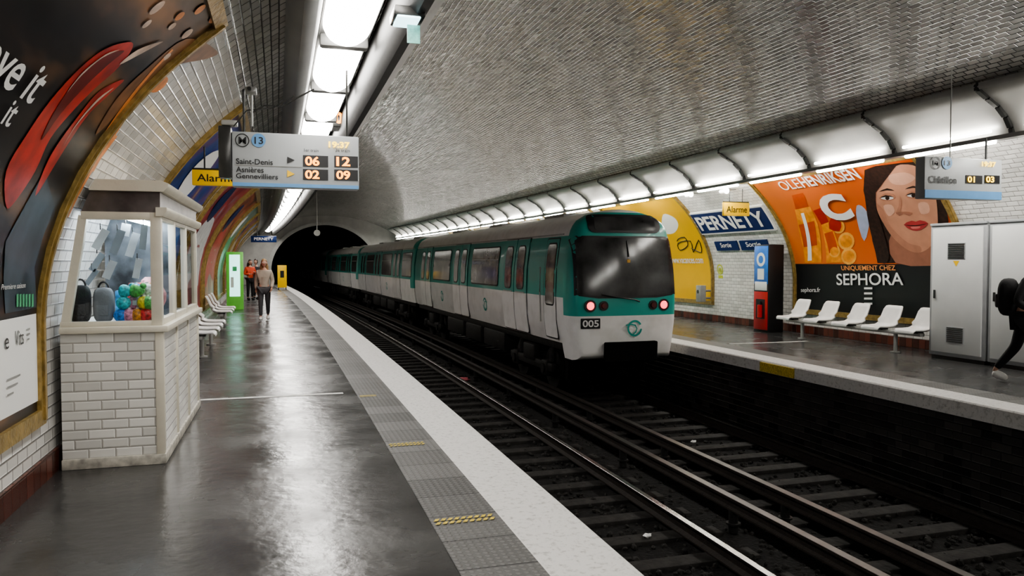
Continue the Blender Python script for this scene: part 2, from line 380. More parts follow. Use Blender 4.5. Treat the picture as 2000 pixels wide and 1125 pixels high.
m=MB(); m.ribbon([(8.32,0),(WR_+.01,0)],Y0,Y1,m_floor); m.done('floor.001',kind='structure',label='polished dark asphalt platform',smooth=0)
m=MB(); m.ribbon([(.846,0),(.846,.004),(1.28,.004)],Y0,Y1,m_tact); m.done('trim_1',kind='structure',label='grey studded tactile paving strip',smooth=0)
m=MB(); m.ribbon([(7.9,.004),(8.32,.004),(8.32,0)],Y0,Y1,m_tact); m.done('trim_2',kind='structure',label='grey studded tactile paving strip',smooth=0)
m=MB(); m.ribbon([(1.28,.004),(1.735,.004),(EL,-.012),(EL,-.15),(EL-.06,-.16)],Y0,Y1,m_edge); m.done('trim_3',kind='structure',label='worn white painted platform edge',smooth=0)
m=MB(); m.ribbon([(ER+.06,-.19),(ER,-.18),(ER,-.012),(ER+.02,.004),(7.9,.004)],Y0,Y1,m_edge); m.done('trim_4',kind='structure',label='worn white painted platform edge',smooth=0)
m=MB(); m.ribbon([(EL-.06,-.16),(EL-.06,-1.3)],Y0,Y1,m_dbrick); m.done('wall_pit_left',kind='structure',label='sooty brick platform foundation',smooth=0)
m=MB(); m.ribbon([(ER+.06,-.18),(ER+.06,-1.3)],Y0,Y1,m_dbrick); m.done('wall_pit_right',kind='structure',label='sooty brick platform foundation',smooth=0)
m_bed=M('sooty_trackbed',(.009,.0085,.008),.85,var=.5,scale=20,bump=1,bscale=25,spec=.2)
m=MB(); m.ribbon([(EL-.06,-1.2),(3,-1.19),(4.6,-1.17),(6.2,-1.19),(ER+.06,-1.2)],Y0,100,m_bed); m.done('floor.002',kind='structure',label='dark sooty ballast track bed',smooth=0)
for nm,x0,x1 in(('baseboard_left',WL_+.005,WL_+.03),('baseboard_right',WR_-.03,WR_-.005)):
    m=MB(); m.ribbon([(x0,0),(x0,.17),(x1,.17),(x1,0)],Y0,Y1,m_base,closed=True); m.done(nm,kind='structure',label='dark red glazed base tiles',smooth=0)
PC,PW,PZ,PH=4.65,3.75,1.0,3.3
n=48; inner=[]
full=[(WL_-.01,-1.3),(WL_-.01,-.5)]+profpts(0,TM-.001,n,'L')+profpts(0,TM-.001,n,'R')[::-1]+[(WR_+.01,-.5),(WR_+.01,-1.3)]
N_=len(full)
for i,(x,z) in enumerate(full):
    f=i/(N_-1)
    if f<.18: q=(PC-PW,-1.3+(PZ+1.3)*f/.18)
    elif f>.82: q=(PC+PW,-1.3+(PZ+1.3)*(1-f)/.18)
    else:
        a=pi*(f-.18)/.64; q=(PC-PW*cos(a),PZ+PH*sin(a))
    inner.append(q)
def loop2(m,a,ya,b,yb,mat):
    vs=[(x-A*Y1*Y1,ya,z) for x,z in a]+[(x-A*Y1*Y1,yb,z) for x,z in b]; k=len(a)
    m.add(vs,[(i,i+1,i+1+k,i+k) for i in range(k-1)],mat)
m=MB(); loop2(m,full,Y1,inner,Y1,m_endw); m.done('wall_far',kind='structure',label='grey rendered end wall around tunnel mouth')
rim=[(PC+(x-PC)*1.07,PZ+(z-PZ)*1.07 if z>PZ else z) for x,z in inner]
m=MB(); loop2(m,rim,Y1-.01,rim,Y1-.12,m_endw); loop2(m,rim,Y1-.12,inner,Y1-.12,m_lgrey); loop2(m,inner,Y1-.12,inner,Y1+.3,m_endw); m.done('trim_5',kind='structure',label='raised stone arch around tunnel mouth')
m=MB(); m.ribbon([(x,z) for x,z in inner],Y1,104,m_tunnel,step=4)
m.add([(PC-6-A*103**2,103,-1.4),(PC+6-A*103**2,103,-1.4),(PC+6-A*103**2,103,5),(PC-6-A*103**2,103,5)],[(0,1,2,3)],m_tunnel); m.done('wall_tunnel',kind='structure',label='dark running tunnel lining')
m=MB(); m.add([(-2.2,Y0,-1.3),(11.6,Y0,-1.3),(11.6,Y0,5.2),(-2.2,Y0,5.2)],[(0,1,2,3)],m_wall); m.done('wall_near',kind='structure',label='tiled end wall',smooth=0)
m=MB(); m.ribbon([(-1.0,.003),(.70,.003)],9.36,9.46,m_fasc); m.done('floor_line',label='white painted line across the dark platform floor',cat='floor marking',smooth=0)
m=MB(); m.ribbon([(8.4,.003),(10.2,.003)],12.9,12.98,m_fasc); m.done('floor_line',label='white painted line across the platform by the bench',cat='floor marking',smooth=0)
for (ua,va,ub,vb) in((757,862,832,882),(840,1014,975,1034),(700,773,735,778)):
    m=MB(); L0,ya=hz(ua,(va+vb)/2); L1,_=hz(ub,(va+vb)/2); L0=max(L0,.86); L1=min(L1,1.26)
    for j in range(2):
        yy=ya+(j-.5)*.06
        k=9
        for i in range(k):
            x=L0+(L1-L0)*i/k; w=(L1-L0)/k*.62
            m.add([(x-A*yy*yy,yy-.02,.011),(x+w-A*yy*yy,yy-.02,.011),(x+w+.02-A*yy*yy,yy+.02,.011),(x+.02-A*yy*yy,yy+.02,.011)],[(0,1,2,3)],m_yelp)
    m.done('floor_marking',label='worn yellow hatched paint on tactile paving',cat='floor marking',smooth=0,group='yellow hatched marks')
# ---------------- TRACK
def railprof(x): return [(x-.065,-1.14),(x+.065,-1.14),(x+.065,-1.125),(x+.012,-1.105),(x+.012,-1.035),(x+.034,-1.02),(x+.034,-1.002),(x-.034,-1.002),(x-.034,-1.02),(x-.012,-1.035),(x-.012,-1.105),(x-.065,-1.125)]
for x in(2.42,3.855,5.43,6.87):
    r=root('rail','steel running rail with polished top','rail',place(x,0,-1.14)); m=MB(); m.ribbon(railprof(x),-2,96,m_rust,closed=True); m.done('rail_web',r)
    m=MB(); m.ribbon([(x-.033,-1.003),(x-.03,-1.0),(x+.03,-1.0),(x+.033,-1.003)],-2,96,m_steel); m.done('rail_head',r,label='shiny worn rail head')
for x in(4.38,5.0):
    r=root('conductor_rail','raised conductor rail on insulators','rail',place(x,0,-1.16)); m=MB()
    m.ribbon([(x-.05,-.93),(x+.05,-.93),(x+.05,-.915),(x+.014,-.9),(x+.014,-.84),(x+.045,-.825),(x+.045,-.80),(x-.045,-.80),(x-.045,-.825),(x-.014,-.84),(x-.014,-.9),(x-.05,-.915)],-2,96,m_rust,closed=True); m.done('conductor_bar',r)
    m=MB(); m.ribbon([(x-.04,-.799),(x+.04,-.799)],-2,96,M('conductor_top%.0f'%(x*10),(.07,.062,.055),.35,.7,var=.3)); m.done('bar_top',r)
    for i in range(14):
        y=1.5+i*2.6; m=MB(); c=place(x,y); m.cyl((c.x,y,-1.16),(c.x,y,-.93),.05,m_dirtblack,n=10); m.cyl((c.x,y,-1.08),(c.x,y,-1.06),.075,m_dirtblack,n=10); m.done('insulator',r)
m_wood=M('sooty_sleeper',(.022,.0205,.019),.75,var=.5,scale=8,bump=.4,bscale=20,spec=.25)
sl=None
for tc_ in(3.14,6.15):
    for i in range(62):
        y=1.2+i*.62
        if sl is None:
            m=MB(); m.box((-1.12,-.11,-.14),(1.12,.11,0),m_wood,.015); sl=m.done('railway_sleeper',world=False,label='dark timber railway sleeper under the rails',cat='railway sleeper',group='railway sleepers'); o=sl
        else: o=sl.copy(); bpy.context.scene.collection.objects.link(o)
        o.location=place(tc_,y,-1.14); o.rotation_euler[2]=tang(y)
vs=[];fs=[]; t=bmesh.new(); bmesh.ops.create_icosphere(t,subdivisions=1,radius=1); t.verts.index_update(); IV=[v.co.copy() for v in t.verts]; IF=[[v.index for v in f.verts] for f in t.faces]; t.free()
for i in range(6500):
    y=2.2+20*random.random()**1.8; x=random.uniform(1.8,7.4)
    if min(abs(x-q) for q in(2.42,3.855,5.43,6.87))<.09: continue
    r=random.uniform(.018,.042); c=place(x,y,-1.18+random.uniform(-.01,.02)); k=len(vs); s3=[random.uniform(.6,1.2) for _ in range(3)]; q=Matrix.Rotation(random.random()*6,3,'Z')@Matrix.Rotation(random.random()*6,3,'X')
    for v in IV: vs.append(c+q@Vector((v.x*r*s3[0],v.y*r*s3[1],v.z*r*s3[2])))
    fs+=[[a+k for a in f] for f in IF]
m_stone=M('sooty_ballast',(.018,.017,.0155),.75,var=.7,scale=9,bump=.3,spec=.25)
m=MB(); m.add(vs,fs,m_stone); m.done('ballast',kind='stuff',label='dark crushed stone ballast between the rails',cat='gravel',smooth=0)
m_pink=M('pink_plastic',(.45,.12,.14),.4)
m=MB(); L,y=hz(905,742,-1.1); c=place(L,y,-1.1)
m.sph(c,(.14,.1,.06),m_pink,14,lambda v:v*(1+.35*sin(v.x*9)*cos(v.z*7+v.y*5))); m.done('plastic_bag',label='crumpled pink plastic bag lying between rails',cat='litter')
for u,v in((1265,1042),(1355,860)):
    L,y=hz(u,v,-1.1); c=place(L,y,-1.12); m=MB(); m.sph(c,(.045,.03,.02),m_white,10,lambda v:v*(1+.3*sin(v.x*7+v.y*9))); m.done('paper_scrap',label='small crumpled white paper scrap on ballast',cat='litter')
# ---------------- LIGHTING STRUCTURE
P=2.08
m=MB(); m.ribbon([(.04,3.76),(.08,3.62),(.17,3.56),(.28,3.6),(.33,3.72),(.34,3.9)],Y0,Y1,m_panel); m.ribbon([(.34,3.88),(.88,3.95)],Y0,Y1,m_tray); m.done('light_duct',label='grey metal duct running beside the lamps',cat='duct',smooth=50)
m=MB(); m.ribbon([(.93,3.98),(.90,3.70),(.92,3.56),(.99,3.49),(1.08,3.52),(1.13,3.62),(1.12,3.8),(1.06,3.98)],Y0,Y1,m_tray); m.done('cable_tray',label='dark glossy cable tray under the vault',cat='cable tray',smooth=40)
m=MB(); m.ribbon([(1.12,3.74),(1.25,3.9),(1.44,4.12),(1.64,4.33),(1.68,4.39)],Y0,Y1,m_panel); m.done('vault_panel',label='long grey sheet metal panel against the tiles',cat='panel',smooth=40)
ns=int((Y1-Y0)/P)
lum=None
for i in range(ns):
    y=Y0+.3+i*P; loc=place(.61,y+P/2,3.88); rz=tang(y+P/2)
    r=root('ceiling_lamp','long rounded glowing lamp diffuser under vault','ceiling lamp',loc,rz,'lamps above the near platform')
    if lum is None:
        vs=[];fs=[];K=12;ys=[0,.02,.06,.14,.26,.42]+[.8,1.1]+[P-.60,P-.44,P-.32,P-.24,P-.20,P-.18]
        sc=[0.3,.52,.72,.88,.97,1]+[1,1]+[1,.97,.88,.72,.52,.3]
        for yy,s in zip(ys,sc):
            for k in range(K+1):
                a=pi*k/K; vs.append((-.235*cos(a)*s,yy-P/2+.09,-.2*sin(a)*s))
        for j in range(len(ys)-1):
            for k in range(K): fs.append((j*(K+1)+k,j*(K+1)+k+1,(j+1)*(K+1)+k+1,(j+1)*(K+1)+k))
        fs.append(tuple(range(K+1))); fs.append(tuple((len(ys)-1)*(K+1)+k for k in range(K+1)))
        m=MB(); m.add(vs,fs,m_glow); d=m.done('diffuser',r,world=False,smooth=50)
        m=MB(); m.box((-.25,-P/2,-.02),(.25,P/2,.02),m_panel,.005); m.box((-.24,P/2-.08,-.14),(.24,P/2+.06,.0),m_panel,.03); h=m.done('lamp_housing',r,world=False); lum=(d,h)
    else:
        for q in lum: c=q.copy(); c.parent=r; bpy.context.scene.collection.objects.link(c)
lum=None
for i in range(ns):
    y=Y0+.55+i*P; cy=y+P/2; loc=place(9.5,cy,3.36); rz=tang(cy)
    r=root('trough_lamp','curved white enamel reflector with fluorescent tube','ceiling lamp',loc,rz,'lamps above the far platform')
    if lum is None:
        pf=[(-.50,.66),(-.47,.58),(-.30,.48),(-.12,.38),(.03,.25),(.13,.11),(.17,-.01)]
        m=MB(); m.ribbon(pf,-P/2+.02,P/2-.02,m_refl,bend=False); m.ribbon([(-.50,.66),(-.52,.60),(-.49,.565),(-.46,.58)],-P/2+.02,P/2-.02,m_lgrey,bend=False); a=m.done('reflector',r,world=False,smooth=60)
        m=MB(); m.cyl((.06,-P/2+.26,.08),(.06,P/2-.26,.08),.022,m_tube,n=12); b=m.done('fluorescent_tube',r,world=False)
        m=MB()
        for k in range(len(pf)-1):
            x0,z0=pf[k];x1,z1=pf[k+1]; m.prism([(x0-.02,z0-.035),(x1-.04,z1-.025),(x1+.02,z1+.02),(x0+.02,z0+.02)],-P/2-.03,-P/2+.035,m_dgrey)
        c=m.done('end_rib',r,world=False)
        m=MB(); m.prism([(.0,-.06),(.17,-.06),(.19,0),(.17,.02),(.0,.0)],-P/2,P/2,m_grey); d=m.done('lower_rail',r,world=False)
        m=MB(); m.ribbon([(.13+.045*cos(q),-.062+.03*sin(q)) for q in [pi+pi*k/8 for k in range(9)]],-P/2+.26,P/2-.26,m_strip,bend=False); e=m.done('lower_lens',r,world=False)
        lum=(a,b,c,d,e)
    else:
        for q in lum: c=q.copy(); c.parent=r; bpy.context.scene.collection.objects.link(c)
# ---------------- POSTERS
def wpoly(mb,px,mat,off,side,ml=.35):
    P=[hw_(u,v) for u,v in px]; mb.poly(P,lambda a,b:wp(side,a,b,off),mat,ml)
def wrect(mb,side,y0,y1,t0,t1,off0,off1,mat,ml=.3): mb.slab([(y0,t0),(y1,t0),(y1,t1),(y0,t1)],lambda a,b,h:wp(side,a,b,h),off0,off1,mat,ml)
def wtext(mb,st,x0,y0,x1,y1,side,mat,off,b=0,y1b=None):
    Aq=hw_(x0,y1);Bq=hw_(x1,y1b if y1b is not None else y1);Cq=hw_(x0,y0)
    Cq=(Aq[0],Cq[1]); mb.text(st,Aq,Bq,Cq,lambda a,bb:wp(side,a,bb,off),mat,b)
def frame(r,side,y0,y1,t0,t1,w=.11):
    m=MB()
    for a in((y0-w,y0,t0-w,t1+w),(y1,y1+w,t0-w,t1+w),(y0,y1,t0-w,t0),(y0,y1,t1,t1+w)): wrect(m,side,*a,0.0,.05,m_gold,.15)
    for a in((y0-w*.75,y0-w*.35,t0-w*.7,t1+w*.7),(y1+w*.35,y1+w*.75,t0-w*.7,t1+w*.7)): wrect(m,side,*a,.05,.065,m_gold,.15)
    m.done('poster_frame',r,label='bronze coloured ceramic frame')
def sheetmat(name,cols,scale,stretch=(1,1,1),rough=.3):
    m,nt,b=base(name);N=nt.nodes;K=nt.links
    tc=N.new('ShaderNodeTexCoord'); mp=N.new('ShaderNodeMapping'); mp.inputs['Scale'].default_value=stretch; K.new(tc.outputs['Object'],mp.inputs[0])
    no=N.new('ShaderNodeTexNoise'); no.inputs['Scale'].default_value=scale; no.inputs['Detail'].default_value=3; K.new(mp.outputs[0],no.inputs[0])
    r=N.new('ShaderNodeValToRGB'); e=r.color_ramp.elements
    while len(e)<len(cols): e.new(.5)
    for i,c in enumerate(cols): e[i].position=.3+.42*i/(len(cols)-1); e[i].color=(*c,1)
    K.new(no.outputs[0],r.inputs[0]); K.new(r.outputs[0],b.inputs['Base Color']); b.inputs['Roughness'].default_value=rough; return m
T0=.55; T1=z2t(3.36)
yA0,yA1=1.8,hw_(64,700)[0]
r=root('advertising_poster','dark glossy curved poster with red car streaks and white panel','poster',wp('L',3.9,T0-.1))
frame(r,'L',yA0,yA1,T0,T1)
pm=sheetmat('night_city_print',[(.003,.003,.004),(.008,.008,.010),(.018,.014,.014),(.10,.055,.03),(.22,.11,.05)],2.4,(1,.4,1.3),.3)
m=MB(); wrect(m,'L',yA0,yA1,T0,T1,0,.02,pm)
rd=M('red_print',(.50,.04,.028),.3,var=.45,scale=5); rdd=M('dark_red_print',(.16,.012,.01),.3,var=.3); org=M('orange_print',(.75,.27,.08),.35,var=.3); blg=M('blue_grey_print',(.045,.062,.08),.35,var=.6,scale=3)
pale=M('pale_glint_print',(.6,.45,.36),.35,var=.4); grn=M('green_print',(.1,.4,.2),.4); dorg=M('dim_orange_print',(.22,.10,.045),.35,var=.4)
o=.024
wpoly(m,[(2,470),(40,400),(80,330),(100,400),(60,520),(64,600),(2,612)],blg,o,'L')
wpoly(m,smooth([(250,76),(245,100),(215,135),(180,165),(140,205),(90,265),(60,330),(20,390),(2,400),(2,330),(40,262),(90,190),(150,125),(200,88)]),rd,o+.003,'L')
wpoly(m,smooth([(235,92),(205,118),(160,160),(110,215),(70,270),(95,215),(140,150),(190,105)]),rdd,o+.006,'L')
wpoly(m,smooth([(225,90),(190,106),(150,140),(120,175),(152,134),(197,99)]),pale,o+.008,'L')
wpoly(m,smooth([(236,150),(200,185),(160,225),(110,300),(60,380),(90,300),(150,215),(190,170)]),rd,o+.003,'L')
wpoly(m,smooth([(215,165),(180,195),(140,240),(115,280),(143,233),(183,187)]),pale,o+.006,'L')
wpoly(m,smooth([(312,74),(280,92),(225,120),(262,90)]),pale,o+.006,'L')
wpoly(m,smooth([(420,95),(360,70),(280,130),(220,190),(180,260),(240,200),(320,130),(400,110)]),dorg,o+.001,'L')
for (u,v,a,b) in((415,28,16,6),(360,60,14,5),(330,45,10,4),(305,160,22,10),(385,12,14,5),(300,8,20,6),(345,25,12,5),(370,90,9,4),(405,60,8,4),(320,105,10,4),(280,40,12,4)): wpoly(m,ell(u,v,a,b,-.7,14),org if (u%2) else pale,o+.004,'L')
for (a_,b_) in(((200,250),(330,90)),((170,330),(300,150)),((120,420),(220,260)),((240,200),(350,100))):
    wpoly(m,[a_,(a_[0]+6,a_[1]+2),(b_[0]+3,b_[1]+2),b_],org,o+.003,'L')
for k in range(6): wpoly(m,[(22+k*6,574),(26+k*6,573),(26+k*6,598),(22+k*6,599)],grn,o+.006,'L')
m.done('poster_sheet',r,label='glossy dark city night print')
def ltxt(st,ya,ta,w,h,off,bold=0,mat=m_inkw): m.text(st,(ya,ta),(ya+w,ta),(ya,ta+h),lambda p,q:wp('L',p,q,off),mat,bold)
m=MB(auto=True)
q1=hw_(46,197); ltxt('love it',q1[0]-.86,q1[1]+.0,.86,.22,o+.012,.012)
q1=hw_(2,242); ltxt('it',q1[0]-.12,q1[1],.12,.14,o+.012,.01)
q1=hw_(20,562); ltxt('Premiere saison',q1[0]-.28,q1[1],.45,.035,o+.012,0)
m.done('lettering',r,label='white lettering')
m=MB(); wpoly(m,[(-20,628),(62,612),(68,782),(-20,828)],m_inkw,o+.003,'L')
y_,t_=hw_(18,668); ltxt('Vits',y_,t_-.03,.17,.1,o+.01,0,m_ink); ltxt('e',hw_(1,670)[0]-.03,t_-.03,.07,.07,o+.01,0,m_ink)
for k,(u,v,w) in enumerate(((42,645,.06),(42,655,.06),(42,665,.05),(2,745,.25),(2,760,.2),(2,775,.12))):
    y_,t_=hw_(u,v); m.add([wp('L',y_,t_,o+.01),wp('L',y_+w,t_,o+.01),wp('L',y_+w,t_+.012,o+.01),wp('L',y_,t_+.012,o+.01)],[(0,1,2,3)],m_grey)
m.done('poster_panel',r,label='white lower panel with small print')
specs=[(9.4,13.4,'blue and violet',[(.01,.02,.07),(.02,.07,.30),(.12,.06,.2),(.4,.25,.15)],(.05,.18,.5)),
(14.3,18.4,'red and white',[(.12,.02,.03),(.35,.04,.04),(.25,.25,.3)],(.5,.5,.5)),
(19.3,23.4,'orange and dark',[(.03,.02,.02),(.35,.09,.03),(.5,.3,.15)],(.4,.05,.03)),
(24.3,28.4,'green and white',[(.3,.3,.3),(.12,.22,.14),(.5,.5,.48)],(.08,.3,.15)),
(29.3,33.4,'red and brown',[(.12,.03,.02),(.25,.06,.04),(.4,.33,.27)],(.4,.33,.2)),
(34.3,38.4,'blue and white',[(.05,.08,.25),(.3,.3,.35),(.5,.5,.5)],(.35,.05,.04)),
(39.3,43.4,'dark and pale',[(.06,.06,.06),(.25,.22,.2),(.45,.45,.45)],(.12,.12,.35))]
for ya,yb,nm,cols,ac in specs:
    r=root('advertising_poster','curved %s printed poster in bronze frame'%nm,'poster',wp('L',(ya+yb)/2,T0-.1)); frame(r,'L',ya,yb,T0,T1)
    m=MB(); wrect(m,'L',ya,yb,T0,T1,0,.02,sheetmat('print_'+nm.replace(' ','_'),cols,1.5),.5)
    am=M('accent_'+nm.replace(' ','_'),ac,.4,var=.2)
    m.poly(smooth([(ya+.5,1.0),(ya+2,1.3),(ya+3.6,1.1),(ya+3.3,2.2),(ya+2.2,2.6),(ya+.8,2.3)]),lambda p,q:wp('L',p,q,.026),am,.4)
    m.poly(ell(ya+1.4,2.9,.6,.45),lambda p,q:wp('L',p,q,.03),m_inkw if ac[0]<.3 else m_navy,.4)
    m.done('poster_sheet',r)
yR1=hw_(1558,560)[0]; yR0=hw_(1862,432)[0]
r=root('advertising_poster','curved orange cosmetics poster with bottles and woman portrait','poster',wp('R',(yR0+yR1)/2,T0-.1)); frame(r,'R',yR0,yR1,T0,T1)
def gradmat(name,c0,c1,axis,a,b):
    m,nt,bb=base(name);N=nt.nodes;K=nt.links; tc=N.new('ShaderNodeTexCoord'); sp=N.new('ShaderNodeSeparateXYZ'); K.new(tc.outputs['Object'],sp.inputs[0])
    mr=N.new('ShaderNodeMapRange'); mr.inputs['From Min'].default_value=a; mr.inputs['From Max'].default_value=b; K.new(sp.outputs[axis],mr.inputs[0])
    mx=N.new('ShaderNodeMix'); mx.data_type='RGBA'; K.new(mr.outputs[0],mx.inputs[0]); mx.inputs[6].default_value=(*c0,1); mx.inputs[7].default_value=(*c1,1); K.new(mx.outputs[2],bb.inputs['Base Color']); bb.inputs['Roughness'].default_value=.35; return m
m=MB(); wrect(m,'R',yR0,yR1,T0,T1,0,.02,gradmat('orange_print_gradient',(.62,.095,.008),(.70,.18,.04),1,-2,2))
tb=hw_(1565,515)[1]
wrect(m,'R',yR0,yR1,T0,tb,.02,o,m_ink)
def R_(px,mat,k,ml=.3): wpoly(m,px,mat,o+.003*k,'R',ml)
hair=M('dark_brown_print',(.03,.013,.008),.4,var=.6,scale=14); skin_=M('skin_print',(.56,.27,.17),.4,var=.12,scale=3); skd=M('skin_shadow_print',(.34,.145,.09),.4,var=.1); skm=M('skin_mid_print',(.46,.21,.13),.4,var=.1); skl=M('skin_light_print',(.68,.38,.27),.4,var=.08)
lip=M('lip_print',(.42,.05,.05),.35); glassb=M('amber_bottle_print',(.85,.30,.03),.3,var=.25); capm=M('cap_print',(.55,.08,.01),.3); sl_=M('orange_slice_print',(.95,.42,.08),.4,var=.2); bx=M('berry_print',(.4,.03,.02),.3)
R_([(1690,330),(1712,322),(1760,316),(1800,313),(1832,345),(1850,400),(1856,450),(1856,512),(1716,513),(1706,470),(1697,420),(1688,370)],hair,1)
R_(smooth([(1745,450),(1752,513),(1850,513),(1848,470),(1810,440)],3),skd,2)
R_(smooth([(1706,362),(1716,336),(1745,321),(1785,320),(1812,340),(1828,372),(1834,420),(1832,455),(1820,480),(1800,492),(1778,488),(1752,468),(1730,438),(1714,405)]),skin_,3)
R_(smooth([(1712,395),(1728,408),(1742,440),(1775,472),(1800,480),(1800,492),(1778,488),(1752,468),(1730,438)]),skm,4)
R_(smooth([(1738,340),(1770,334),(1790,345),(1770,358),(1745,356)],3),skl,4,.2); R_(smooth([(1728,400),(1744,398),(1750,412),(1738,420)],3),skl,4.3,.2); R_(smooth([(1796,395),(1814,394),(1818,412),(1802,416)],3),skl,4,.2)
R_(smooth([(1695,332),(1760,318),(1735,328),(1716,350),(1714,400),(1728,450),(1740,500),(1725,512),(1708,470),(1694,400)]),hair,5)
for cx,cy in((1735,384),(1786,379)):
    R_(smooth([(cx-16,cy+1),(cx-4,cy-9),(cx+12,cy-8),(cx+17,cy),(cx,cy+7)],2),skm,4.6,.2)
    R_(smooth([(cx-12,cy+1),(cx-3,cy-4),(cx+8,cy-3),(cx+13,cy+1),(cx+2,cy+4)],3),m_inkw,5,.2); R_(ell(cx+1,cy,4.2,4.0,0,12),hair,6,.2); R_(smooth([(cx-14,cy),(cx-2,cy-6),(cx+14,cy-2),(cx,cy-3)],2),hair,7,.2)
    R_(smooth([(cx-16,cy-12),(cx,cy-19),(cx+15,cy-14),(cx,cy-15)],2),hair,5,.2)
R_(smooth([(1760,378),(1758,400),(1752,413),(1758,412),(1764,398)],2),skm,5,.2); R_(smooth([(1752,413),(1760,419),(1768,415),(1778,419),(1784,413),(1770,411)],2),skd,5.3,.2)
R_(smooth([(1768,437),(1783,429),(1792,431),(1800,428),(1816,434),(1802,447),(1785,448)],2),lip,5,.2); R_(smooth([(1768,437),(1792,438),(1816,434),(1792,440)],2),hair,6,.2); R_(smooth([(1782,441),(1800,440),(1798,444),(1786,445)],2),M('lip_light_print',(.65,.18,.16),.3),6,.2)
R_([(1548,380),(1570,375),(1580,402),(1556,408)],capm,1); R_([(1554,408),(1584,402),(1600,440),(1606,512),(1574,513),(1562,450)],glassb,1); R_([(1562,438),(1592,430),(1598,478),(1572,482)],capm,2)
R_([(1566,415),(1572,414),(1588,508),(1580,509)],m_inkw,3)
R_([(1590,410),(1606,404),(1620,432),(1606,438)],bx,1); R_([(1606,438),(1622,432),(1648,512),(1616,513)],glassb,1); R_([(1612,455),(1628,450),(1640,492),(1622,495)],capm,2)
for cx,cy,rx in((1640,442,12),(1655,470,16),(1660,500,15),(1632,490,11)): R_(ell(cx,cy,rx,rx*1.1,0,18),sl_,2,.2); R_(ell(cx,cy,rx*.75,rx*.8,0,14),glassb,3,.2)
R_(smooth([(1625,425),(1645,432),(1642,450),(1622,445)],2),bx,4,.2)
R_(smooth([(1675,400),(1690,405),(1700,430),(1690,470),(1676,430)],3),M('silver_blob_print',(.4,.45,.6),.3),1)
m.done('poster_sheet',r,label='orange print with bottles and woman face')
m=MB(auto=True)
wtext(m,'OLE',1533,350,1571,369,'R',m_inkw,o+.03,.0,y1b=363)
wtext(m,'HENRIKSEN',1574,341,1687,363,'R',m_inkw,o+.03,.022,y1b=345)
wtext(m,'C',1622,378,1676,432,'R',m_inkw,o+.03,.05,y1b=424)
wtext(m,'UNIQUEMENT CHEZ',1648,518,1754,529,'R',M('orange_ink',(.9,.35,.1),.5),o+.03,.01)
wtext(m,'SEPHORA',1638,534,1769,557,'R',m_inkw,o+.03,.012)
wtext(m,'sephora.fr',1568,562,1606,573,'R',m_inkw,o+.03,.01)
for k in range(4): wpoly(m,[(1692,561+k*10),(1708,561+k*10),(1708,565+k*10),(1692,565+k*10)],m_inkw,o+.03,'R')
m.done('lettering',r,label='white and orange lettering')
yY0=hw_(1391,560)[0]; yY1=yY0+4.6
r=root('advertising_poster','curved bright yellow poster with graffiti scribble','poster',wp('R',(yY0+yY1)/2,T0-.1)); frame(r,'R',yY0,yY1,T0,T1)
m=MB(); wrect(m,'R',yY0,yY1,T0,T1,0,.02,M('yellow_print',(.80,.46,.01),.35,var=.06,scale=1))
wpoly(m,smooth([(1296,418),(1318,424),(1326,440),(1316,455),(1296,452)]),m_inkw,.024,'R')
m.done('poster_sheet',r)
m=MB(auto=True); wtext(m,'www.vacances.com',1312,505,1376,514,'R',m_inkw,.03,.01)
gp=[(1324,470),(1338,462),(1345,478),(1330,488),(1326,474),(1350,470),(1356,492),(1366,468),(1372,492),(1352,484)]
m.tube([wp('R',*hw_(*p),.03) for p in smooth(gp,3)[:28]],.012,m_ink,6)
m.done('lettering',r,label='lettering or scribble')
for ya in(yY1+.9,yY1+6,yY1+11,yY1+16):
    r=root('advertising_poster','curved pale printed poster in bronze frame','poster',wp('R',ya+2,T0-.1)); frame(r,'R',ya,ya+4.1,T0,T1)
    m=MB(); wrect(m,'R',ya,ya+4.1,T0,T1,0,.02,sheetmat('pale_print%d'%int(ya),[(.4,.3,.2),(.6,.5,.35),(.3,.3,.4)],1.2),.5); m.done('poster_sheet',r)
ya=hw_(1510,430)[0]; yb=hw_(1361,436)[0]; tb0=hw_(1361,458)[1]; tt0=hw_(1361,414)[1]
r=root('station_name_sign','navy enamel station name plate with white capitals','sign',wp('R',(ya+yb)/2,tb0))
m=MB(); wrect(m,'R',ya,yb,tb0,tt0,0.0,.05,m_inkw,.12); wrect(m,'R',ya+.05,yb-.05,tb0+.04,tt0-.04,.05,.056,m_navy,.12); m.done('plate',r)
m=MB(); m.text('PERNETY',(yb-.16,tb0+.13),(ya+.16,tb0+.13),(yb-.16,tt0-.13),lambda a,b:wp('R',a,b,.066),m_inkw,.025); m.done('lettering',r,label='white capital letters')
for (x0,x1,vt,vb,s) in((1400,1443,471,489,'Sortie'),(1449,1503,469,488,'Sortie')):
    ya_=hw_(x1,480)[0]; yb_=hw_(x0,480)[0]; b0=hw_(x0,vb)[1]; t0_=hw_(x0,vt)[1]
    r=root('exit_sign','small navy blue exit sign on white tiles','sign',wp('R',(ya_+yb_)/2,b0)); m=MB(); wrect(m,'R',ya_,yb_,b0,t0_,0.0,.04,m_navy); m.done('plate',r)
    m=MB(); m.text(s,(yb_-.25,b0+.09),(ya_+.25,b0+.09),(yb_-.25,t0_-.04),lambda a,b:wp('R',a,b,.046),m_inkw,.01); m.done('lettering',r)
lime=M('lime_print',(.5,.55,.05),.4)
m=MB(); a=hw_(1407,526); ringp(m,a[0],a[1],.10,.14,lambda p,q:wp('R',p,q,.012),lime); ringp(m,a[0],a[1]-.02,.02,.07,lambda p,q:wp('R',p,q,.012),lime)
